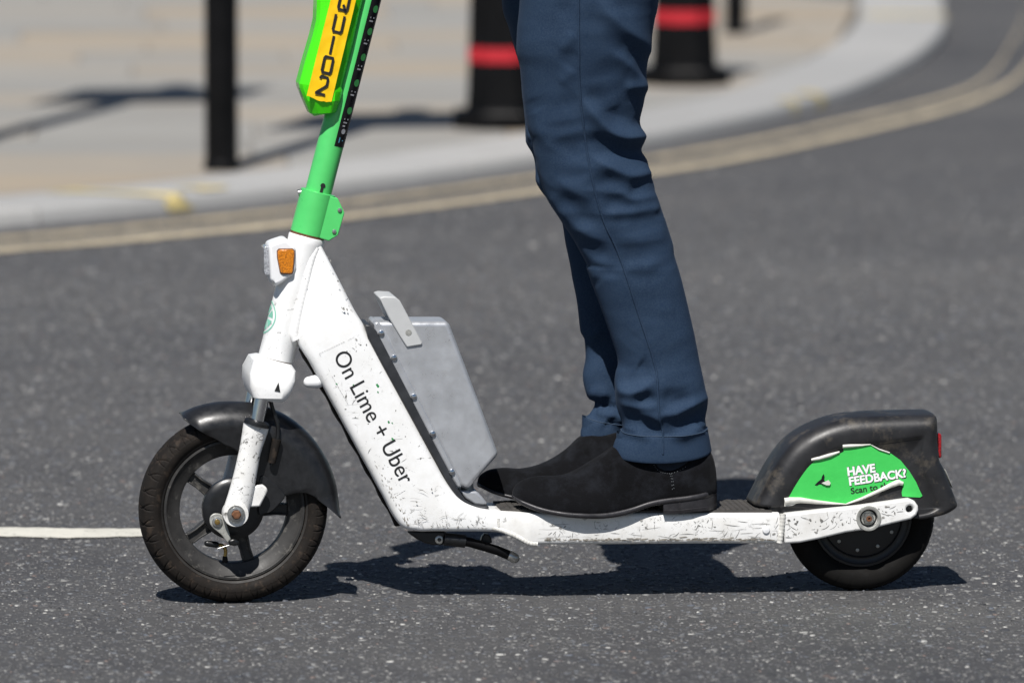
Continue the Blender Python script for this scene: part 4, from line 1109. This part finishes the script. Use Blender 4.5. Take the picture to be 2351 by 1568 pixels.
def leg_surface(lc, rc_, v_of, hem, y0, y1, folds, n_ring, n_seg, depth, seed, inset=False):
    ys = np.linspace(y0, y1, n_ring); fl, fr = interp_curve(lc), interp_curve(rc_)
    phi0 = np.linspace(0, 2*np.pi, n_seg, endpoint=False)
    phi = phi0 + .25*np.sin(2*phi0)*0
    # denser towards the camera side (sin phi < 0)
    phi = phi0 + .45*np.cos(phi0)
    PTS = np.zeros((n_ring, n_seg, 3)); NR = np.zeros((n_ring, n_seg, 2))
    for i, y in enumerate(ys):
        v = v_of(y); yl = y; L = P(fl(y), y, v); Rr = P(fr(y), y, v)
        c_ = (L[0]+Rr[0])/2; a = (Rr[0]-L[0])/2; z = (L[1]+Rr[1])/2; b = a*depth(y)
        f = max(0, (y-(y1-220))/220)
        cs, sn = np.cos(phi), np.sin(phi)
        ex = .90
        cx = np.sign(cs)*np.abs(cs)**ex; sx = np.sign(sn)*np.abs(sn)**ex
        PTS[i,:,0] = c_ + a*cx; PTS[i,:,1] = v + b*sx
        PTS[i,:,2] = z + hem(cx, sx)*f*f
        NR[i,:,0] = cx; NR[i,:,1] = sx
    flat = PTS.reshape(-1,3); px = project(flat); near = np.clip(-NR[:,:,1].reshape(-1)*2.2, 0, 1); near = near*near*(3-2*near)
    disp = np.zeros(len(flat)); hemf = np.clip((y1+8-np.repeat(ys, n_seg))/55, .12, 1)
    for path, wd, amp in folds:
        path = np.array(smooth(path, 4)); best = np.full(len(flat), 1e9); par = np.zeros(len(flat)); ns = len(path)-1
        for i_, (p, q) in enumerate(zip(path[:-1], path[1:])):
            d = q-p; l2 = max(1e-6, d@d); t = np.clip(((px-p)@d)/l2, 0, 1); dd = np.hypot(*(px-(p+t[:,None]*d)).T)
            m_ = dd < best; best[m_] = dd[m_]; par[m_] = (i_+t[m_])/ns
        amp = amp*float(np.interp(path[:,1].mean(), [250,430,520,640,860,900], [1,1,.60,.48,.75,1]))
        if amp < 0: amp, wd = amp*.55, wd*1.35
        else: amp = amp*1.10
        edge_end = np.minimum(1, np.minimum(par, 1-par)/.35); open_r = (path[-1,0] > fr(path[-1,1])-25)
        if open_r: edge_end = np.where(par > .5, 1, edge_end)
        taper = .12 + .88*edge_end*edge_end*(3-2*edge_end)
        ww_ = wd*1.22*(.55+.45*taper)
        prof_ = np.exp(-(best/ww_)**2) if amp < 0 else .45*np.exp(-(best/ww_)**2) + .55*np.exp(-1.5*np.sqrt((best/ww_)**2+.03))
        disp += amp*taper*prof_*near*hemf
    # small irregular wrinkling everywhere
    nz = np.array([mnoise.noise(Vector((p[0]*7+seed, p[1]*7, p[2]*16))) for p in flat])
    n2 = np.array([mnoise.noise(Vector((p[0]*16+seed, p[1]*16, p[2]*42))) for p in flat])
    rg_ = np.array([1-abs(mnoise.noise(Vector((p[0]*11+p[2]*6+seed, p[1]*9, p[2]*30-p[0]*10)))*2) for p in flat])
    zone = np.exp(-((px[:,1]-400)/170)**2) + .8*np.exp(-((px[:,1]-940)/70)**2) + .25
    disp += .0020*(rg_-.5)*zone*hemf*np.clip(near+.3, 0, 1)
    edge = .35 + .65*np.abs(NR[:,:,1].reshape(-1))
    disp += (nz*.0030 + n2*.0010)*edge*hemf
    flat[:,0] += NR[:,:,0].reshape(-1)*disp*.6; flat[:,1] += NR[:,:,1].reshape(-1)*disp
    # upward/downward shear of folds so that they overhang a little
    return flat.reshape(n_ring, n_seg, 3)

def tp(c, pts): return [c(*p) for p in pts]
A = .0125
near_folds = [
 (tp(T1, [(600,540),(660,630),(740,725),(830,775),(935,765)]), 16, A*1.25), (tp(T1, [(625,800),(720,808),(830,855),(940,925)]), 17, -A*1.1),
 (tp(T1, [(640,500),(740,640),(850,700)]), 22, -A*.7), (tp(T1, [(830,510),(880,580),(880,660),(860,720)]), 26, -A*.8),
 (tp(T1, [(650,870),(750,935),(870,985),(985,970)]), 15, A*.95), (tp(T1, [(860,1095),(940,1060),(1005,1030)]), 13, -A*.9), (tp(T1, [(680,1020),(780,1050),(880,1040)]), 14, -A*.4),
 (tp(T1, [(700,1085),(820,1085),(880,1120),(1010,1100)]), 12, A*.6), (tp(T1, [(715,1150),(800,1150),(910,1160)]), 13, -A*.8),
 (tp(T1, [(730,1205),(850,1200),(1010,1170)]), 12, A*.5), (tp(T1, [(760,1240),(900,1235),(1020,1215)]), 11, -A*.55), (tp(T1, [(770,1340),(900,1330),(1050,1300)]), 14, A*.35), (tp(T1, [(790,1400),(950,1385),(1080,1370)]), 12, -A*.4),
 (tp(T1, [(820,1500),(950,1480),(1100,1440)]), 15, A*.3), 
 (tp(T1, [(700,0),(760,90),(850,175),(930,235),(975,290)]), 20, A*1.0), (tp(T1, [(620,30),(720,150),(820,250),(900,330)]), 26, -A*.55), (tp(T1, [(870,255),(935,330),(950,400)]), 15, -A*.9),
 (tp(T1, [(780,300),(870,375),(930,450),(950,500)]), 15, A*.8), (tp(T1, [(700,330),(800,470),(870,500)]), 20, -A*.5), (tp(T1, [(800,60),(890,30),(980,60)]), 18, -A*.6), (tp(T1, [(850,500),(930,490)]), 10, A*.5),
 (tp(T1, [(450,80),(560,40)]), 14, -A*.35), (tp(T1, [(480,300),(570,180)]), 14, A*.3), (tp(T1, [(490,380),(575,280)]), 14, -A*.35), (tp(T1, [(470,480),(570,390)]), 13, A*.25), (tp(T1, [(480,600),(580,540)]), 14, -A*.25),
 (tp(T1, [(330,640),(370,740),(420,820),(520,880)]), 16, A*.35), (tp(T1, [(300,560),(340,640)]), 16, -A*.4), (tp(T1, [(420,800),(520,850),(600,830)]), 14, -A*.3),
 (tp(T1, [(400,1085),(470,1170),(560,1265),(660,1330),(770,1365)]), 17, A*1.0), (tp(T1, [(420,1040),(510,1130),(600,1210),(700,1255)]), 16, -A*.95), (tp(T1, [(450,1000),(560,1080),(680,1130)]), 18, A*.45),
 (tp(T1, [(580,1365),(680,1420),(760,1425)]), 11, -A*.9),
 (tp(T2, [(365,120),(430,185),(520,250),(640,275)]), 14, A*.8), (tp(T2, [(480,255),(560,300),(640,315)]), 10, -A*.8), (tp(T2, [(440,290),(520,340),(640,360)]), 14, A*.4), (tp(T2, [(470,360),(510,400)]), 14, -A*.7),
 (tp(T2, [(620,130),(760,120),(900,100)]), 12, A*.4), (tp(T2, [(650,230),(760,225),(900,190)]), 12, -A*.5), (tp(T2, [(670,280),(780,275),(900,250)]), 12, A*.45), (tp(T2, [(690,320),(820,318)]), 11, -A*.5),
 (tp(T2, [(700,780),(770,700)]), 18, -A*.25), (tp(T2, [(860,560),(1000,540)]), 26, A*.25), (tp(T2, [(900,760),(1050,720)]), 30, -A*.22),
 # ankle stack
 (tp(T2, [(700,860),(720,960),(800,940),(860,930)]), 20, -A*1.25), (tp(T2, [(612,985),(680,1050),(770,1045),(865,970)]), 15, A*1.3), (tp(T2, [(730,1112),(800,1100),(870,1085)]), 12, -A*1.1), (tp(T2, [(640,1110),(760,1150),(880,1140)]), 13, A*.8),
 (tp(T2, [(895,1105),(1000,1110),(1110,1120)]), 15, -A*1.1), (tp(T2, [(890,1200),(990,1185),(1090,1140),(1180,1095)]), 14, A*1.0), (tp(T2, [(985,1300),(1080,1260),(1140,1190),(1185,1130)]), 15, -A*1.15),
 (tp(T2, [(660,1190),(750,1210),(840,1270),(910,1325)]), 14, -A*1.1), (tp(T2, [(760,1190),(860,1215),(905,1260)]), 11, A*.7), (tp(T2, [(640,1270),(740,1300),(850,1350)]), 12, A*.6), 
 (tp(T2, [(960,1330),(1080,1310),(1170,1260)]), 13, A*.8), (tp(T2, [(1150,1290),(1185,1250)]), 10, -A*.7)]
far_folds = [(tp(T2, [(440,1100),(520,1125),(600,1140)]), 14, -A*1.2), (tp(T2, [(450,1060),(520,1080),(600,1060)]), 14, A*.8), (tp(T2, [(490,1170),(560,1180),(640,1220)]), 12, A*.9), (tp(T2, [(520,1150),(600,1160)]), 10, -A*.8), (tp(T2, [(560,1230),(620,1290)]), 12, -A*.9),
 (tp(T2, [(400,690),(450,740),(540,640)]), 16, A*.8), (tp(T2, [(420,800),(500,760),(560,700)]), 20, -A*.8), (tp(T1, [(300,700),(330,800)]), 14, A*.6), (tp(T1, [(345,940),(380,1010)]), 12, -A*.5)]
lerp = lambda y, a, b: float(np.interp(y, a, b))
vn = lambda y: lerp(y, [-420,0,450,1060], [-.098,-.092,-.078,-.047]); vf = lambda y: lerp(y, [-420,0,450,1030], [.098,.092,.075,.055])
dep = lambda y: lerp(y, [-420,0,200,450,800,950,1060], [.80,.86,.74,.64,.68,.64,.54])
hem_n = lambda cx, sx: -.012*np.clip(-sx, 0, 1)*1 + .004*np.clip(cx, 0, 1)
hem_f = lambda cx, sx: -.020*np.clip(cx, -1, 1)*.5 - .006*np.clip(-sx, 0, 1)
NRG, NSG = 330, 200
near_s = leg_surface(near_l, near_r, vn, hem_n, -420, 1038, near_folds, NRG, NSG, dep, 3.1)
far_s = leg_surface(far_l, far_r, vf, hem_f, -420, 1014, far_folds, 230, 120, dep, 9.7)
def cloth(surf, band_rows):
    """turned-up hem: the last rows stand a little proud, then fold inside"""
    m, n = surf.shape[:2]; c = surf[-1].mean(0)
    s2 = surf.copy()
    for i in range(m-band_rows, m):
        ctr = s2[i].mean(0); d = s2[i]-ctr; d[:,2] = 0; d /= np.maximum(1e-6, np.linalg.norm(d, axis=1))[:,None]
        s2[i] += d*.0010
    g = m-band_rows-1; ctr = s2[g].mean(0); d = s2[g]-ctr; d[:,2] = 0; d /= np.linalg.norm(d, axis=1)[:,None]; s2[g] -= d*.0012
    inner = []
    for k_, (sc_, up) in enumerate(((.985,-.0012),(.955,.001),(.93,.010),(.92,.035))):
        q = s2[-1].copy(); ctr = q.mean(0); q[:,:2] = ctr[:2] + (q[:,:2]-ctr[:2])*sc_; q[:,2] += up; inner.append(q)
    return np.concatenate([s2, np.array(inner)], 0)
def grid_mesh(arrs):
    V = []; F = []
    for a in arrs:
        b0 = len(V); m, n = a.shape[:2]; V += [tuple(p) for p in a.reshape(-1,3)]
        for i in range(m-1):
            for j in range(n):
                j2 = (j+1) % n; F.append((b0+i*n+j, b0+i*n+j2, b0+(i+1)*n+j2, b0+(i+1)*n+j))
    return V, F
# seat of the trousers joins the two legs above the picture
zt0 = near_s[0,:,2].mean(); cn, cf = near_s[0].mean(0), far_s[0].mean(0)
pel = []
for f, zz in ((.1, -.10), (0, -.04), (.3, .02), (.6, .08), (1, .18)):
    c_ = (cn+cf)/2; pel.append([(c_[0]+.002+.148*math.cos(t)*(1-.14*f), c_[1]+.198*math.sin(t)*(1-.16*f), zt0+zz) for t in np.linspace(0, 2*np.pi, 64, endpoint=False)])
V, F = grid_mesh([cloth(near_s, 13), cloth(far_s, 9), np.array(pel)])
tro = mesh('trousers', V, F, 'navy_twill', PER, 70)
hem_ring = cloth(near_s, 13)[NRG-13]; hem_c = hem_ring.mean(0)
hp_ = [tuple(hem_c + (p-hem_c)*np.array([1.002, 1.004, 1])) for p in hem_ring]
tube('hem_stitch', [p for p in hp_] + [hp_[0]], .0007, 'twill_thread', tro, 6)
hem_ring = cloth(far_s, 9)[230-9]; hem_c = hem_ring.mean(0)
hp_ = [tuple(hem_c + (p-hem_c)*np.array([1.002, 1.004, 1])) for p in hem_ring]
tube('hem_stitch', [p for p in hp_] + [hp_[0]], .0007, 'twill_thread', tro, 6)
# side seam lies on the cloth
seam_px = np.array(smooth(tp(T1, [(585,-300),(585,0),(585,300),(587,450),(605,650),(640,900),(690,1130),(740,1280)]) + tp(T2, [(620,150),(690,340),(740,500),(800,680),(860,870),(880,980),(890,1200),(915,1310),(913,1440)]), 8))
allp = near_s.reshape(-1,3); prj = project(allp); frontal = allp[:,1] < np.repeat(near_s[:,:,1].mean(1), NSG)
cand = np.where(frontal)[0]
def on_cloth(x, y):
    d = (prj[cand,0]-x)**2 + (prj[cand,1]-y)**2; ids = cand[np.argsort(d)[:5]]; ww = 1/(((prj[ids]-[x,y])**2).sum(1)+1)
    return (allp[ids]*ww[:,None]).sum(0)/ww.sum()
sp = np.array([on_cloth(x, y) for x, y in seam_px]); 
for _ in range(2): sp[1:-1] = (sp[:-2]+2*sp[1:-1]+sp[2:])/4
tube('side_seam', [(p[0], p[1]-.0010, p[2]) for p in sp], .0017, 'navy_twill', tro, 8)

# ---- boots
def boot(cc, toe_x, heel_x, top, sole_t, sole_b, heel_b, heel_front, vc, label):
    """cc: crop frame; outlines in that frame"""
    bo = empty('boot'); bo.parent = PER; bo['label'] = label
    ft = interp_line(top); fs_ = interp_line(sole_t); fb = interp_line(sole_b)
    N = 70; xs = toe_x + (heel_x-toe_x)*(.5-.5*np.cos(np.linspace(0, np.pi, N)))
    def wid(x):
        s_ = (x-toe_x)/(heel_x-toe_x)
        return np.interp(s_, [0,.015,.04,.09,.16,.25,.34,.45,.6,.75,.88,.95,.985,1], [.004,.014,.022,.031,.039,.0455,.048,.046,.041,.039,.038,.033,.022,.007])
    rings = []; K = 28
    for x in xs:
        w_ = wid(x)*.96; zs = P(*cc(x, fs_(x)), vc-w_)[1]; u, zt = P(*cc(x, ft(x)), vc)
        h = max(.003, zt-zs); ring = []
        p_ = np.interp((x-toe_x)/(heel_x-toe_x), [0,.3,.5,.7,1], [.85,.80,.62,.45,.40])
        for j in range(K):
            t = math.pi*j/(K-1); c_, s_ = math.cos(t), math.sin(t)
            rise = np.interp(h, [.03,.10], [0,.10])
            vv = w_*np.sign(c_)*abs(c_)**p_*(1 - rise*(s_**1.2)*.8)
            bul = 1 + .06*math.sin(min(1, s_*1.5)*math.pi)
            ring.append((u, vc+vv*bul, zs-.004 + (h+.004)*s_**.92))
        ring += [(u, vc-w_*.9, zs-.006), (u, vc+w_*.9, zs-.006)][::1]
        rings.append(ring)
    up = loft('upper', rings, 'suede', bo, sharp=80)
    # welted sole
    rings = []
    for x in xs:
        w_ = wid(x)+.0022; u, zt = P(*cc(x, fs_(x)), vc-w_); zb = P(*cc(x, fb(x)), vc-w_)[1]
        zm = (zt+zb)/2
        rings.append([(u,vc-w_+.002,zt+.0004),(u,vc-w_,zt-.001),(u,vc-w_-.0004,zm),(u,vc-w_+.0005,zb+.0012),(u,vc-w_+.003,zb),(u,vc+w_-.003,zb),(u,vc+w_-.0005,zb+.0012),(u,vc+w_+.0004,zm),(u,vc+w_,zt-.001),(u,vc+w_-.002,zt+.0004)])
    loft('sole', rings, 'sole', bo, sharp=60)
    fh = interp_line(heel_b); xs2 = np.linspace(heel_front, heel_x+4, 16); rings = []
    for x in xs2:
        w_ = max(.008, wid(min(x, heel_x-8))+.0008); u = P(*cc(x, fb(x)), vc-w_)[0]; zt = P(*cc(x, fb(x)), vc-w_)[1]+.002; zb = P(*cc(x, fh(x)), vc-w_)[1]
        rings.append([(u,vc-w_,zt),(u,vc-w_,zb+.006),(u,vc-w_-.0006,zb+.0055),(u,vc-w_+.0005,zb),(u,vc+w_-.0005,zb),(u,vc+w_+.0006,zb+.0055),(u,vc+w_,zb+.006),(u,vc+w_,zt)])
    loft('heel', rings, 'sole', bo, sharp=40)
    return bo, up, rings
def interp_line(pts):
    sm = smooth(sorted(pts), 5); xs = [p[0] for p in sm]; ys = [p[1] for p in sm]
    return lambda x: float(np.interp(x, xs, ys))
NV = -.046
b_near, up_n, _ = boot(C6, 505, 2066,
    [(505,770),(515,742),(540,712),(590,680),(660,657),(760,650),(880,645),(1000,600),(1100,540),(1200,480),(1270,430),(1400,400),(1800,400),(1960,420),(2020,470),(2050,560),(2062,640),(2066,720)],
    [(505,800),(540,822),(600,850),(750,902),(950,935),(1200,940),(1400,902),(1550,852),(1680,826),(1850,806),(2000,776),(2066,752)],
    [(505,822),(560,866),(700,926),(900,966),(1100,981),(1250,976),(1400,946),(1550,892),(1660,872),(1850,850),(2000,822),(2066,795)],
    [(1660,940),(1760,942),(1900,926),(2040,910),(2070,888)], 1662, NV, 'nearer black suede ankle boot, planted flat')
b_far, up_f, _ = boot(C6, 238, 1780,
    [(238,690),(246,660),(270,635),(320,608),(380,594),(460,590),(560,596),(660,580),(760,545),(860,490),(940,430),(1000,370),(1045,340),(1150,310),(1500,310),(1680,330),(1740,400),(1768,500),(1780,620)],
    [(238,706),(280,728),(360,765),(470,795),(600,822),(760,840),(950,838),(1150,800),(1300,755),(1450,735),(1650,710),(1780,670)],
    [(238,728),(280,752),(360,790),(470,822),(600,850),(760,868),(950,866),(1150,832),(1300,790),(1450,775),(1650,752),(1780,715)],
    [(1400,830),(1550,832),(1700,818),(1784,800)], 1400, .055, 'farther black suede ankle boot set ahead of the other')
# elastic gore and stitching on the nearer boot
def surf_v(x, y, lift):   # lay small pieces on the boot's outer side
    best = None
    me = up_n.data; return None
ev_co = np.array([v.co for v in up_n.data.vertices]); ev_px = project(ev_co); ok = ev_co[:,1] < NV-.004
ids_ok = np.where(ok)[0]
def on_boot(x, y, lift=.0012):
    X = C6(x, y); d = ((ev_px[ids_ok]-X)**2).sum(1); ids = ids_ok[np.argsort(d)[:6]]; ww = 1/(((ev_px[ids]-X)**2).sum(1)+.5)
    v = (ev_co[ids,1]*ww).sum()/ww.sum() - lift; u, z = P(*X, v); return (u, v, z)
gore = [(1585,520),(1602,560),(1625,590),(1670,610),(1720,612),(1775,592),(1830,560),(1870,520),(1730,500)]
vs = [on_boot(*p) for p in gore]; c_ = on_boot(1715, 548); vs.append(c_)
sheet('elastic_gore', vs, [(i, (i+1) % len(gore), len(gore)) for i in range(len(gore))], 'elastic', b_near)
st_pts = [[(1578,540),(1595,580),(1625,612),(1670,630),(1722,632),(1785,610),(1840,575)], [(1722,635),(1735,690),(1742,760)], [(1712,635),(1724,690),(1730,770)]]
for line in st_pts:
    sm = smooth(line, 6)
    for i in range(0, len(sm)-1, 2):
        a_, b_ = on_boot(*sm[i], .0010), on_boot(*(np.array(sm[i])*.35+np.array(sm[i+1])*.65), .0010)
        tube('stitch', [a_, b_], .0006, 'thread', b_near, 6)

# ---- body: one continuous skin, legs inside the trousers, torso and arms above the picture
def L3(px, py, v): u, z = P(px, py, v); return (u, v, z)
hipc = ((cn+cf)/2); hz = zt0+.05
bar = bar_c
verts = [(hipc[0], 0, hz), (hipc[0]-.02, 0, hz+.22), (hipc[0]-.03, 0, hz+.42), (hipc[0]-.03, 0, hz+.52), (hipc[0]-.05, 0, hz+.60), (hipc[0]-.055, 0, hz+.74)]
rad = [.13, .13, .13, .055, .085, .075]
edges = [(0,1),(1,2),(2,3),(3,4),(4,5)]
for s_ in (-1, 1):
    i = len(verts)
    verts += [(hipc[0]-.02, s_*.17, hz+.43), (hipc[0]-.10, s_*.24, hz+.18), (bar[0]+.10, s_*.24, bar[2]+.08), (bar[0]+.045, s_*.22, bar[2]+.012)]
    rad += [.06, .045, .034, .03]; edges += [(2,i),(i,i+1),(i+1,i+2),(i+2,i+3)]
    i = len(verts)
    if s_ < 0: pts = [L3(1360,-200,-.095), L3(1350,380,-.08), L3(1480,800,-.066), L3(1545,1040,-.052), L3(1530,1120,-.05), L3(1330,1155,-.05)]
    else: pts = [L3(1330,-200,.095), L3(1325,400,.078), L3(1400,800,.065), L3(1440,1010,.055), L3(1430,1085,.055), L3(1240,1120,.055)]
    verts += pts; rad += [.05, .030, .018, .013, .013, .012]; edges += [(0,i)] + [(i+k_, i+k_+1) for k_ in range(5)]
me = bpy.data.meshes.new('body'); me.from_pydata(verts, edges, [])
bo = obj('body', me, PER, 'shirt')
sk = bo.modifiers.new('skin', 'SKIN')
for i, sv_ in enumerate(me.skin_vertices[0].data):
    sv_.radius = (rad[i], rad[i]*.8); sv_.use_root = (i == 0)
ss = bo.modifiers.new('sub', 'SUBSURF'); ss.levels = 2; ss.render_levels = 2
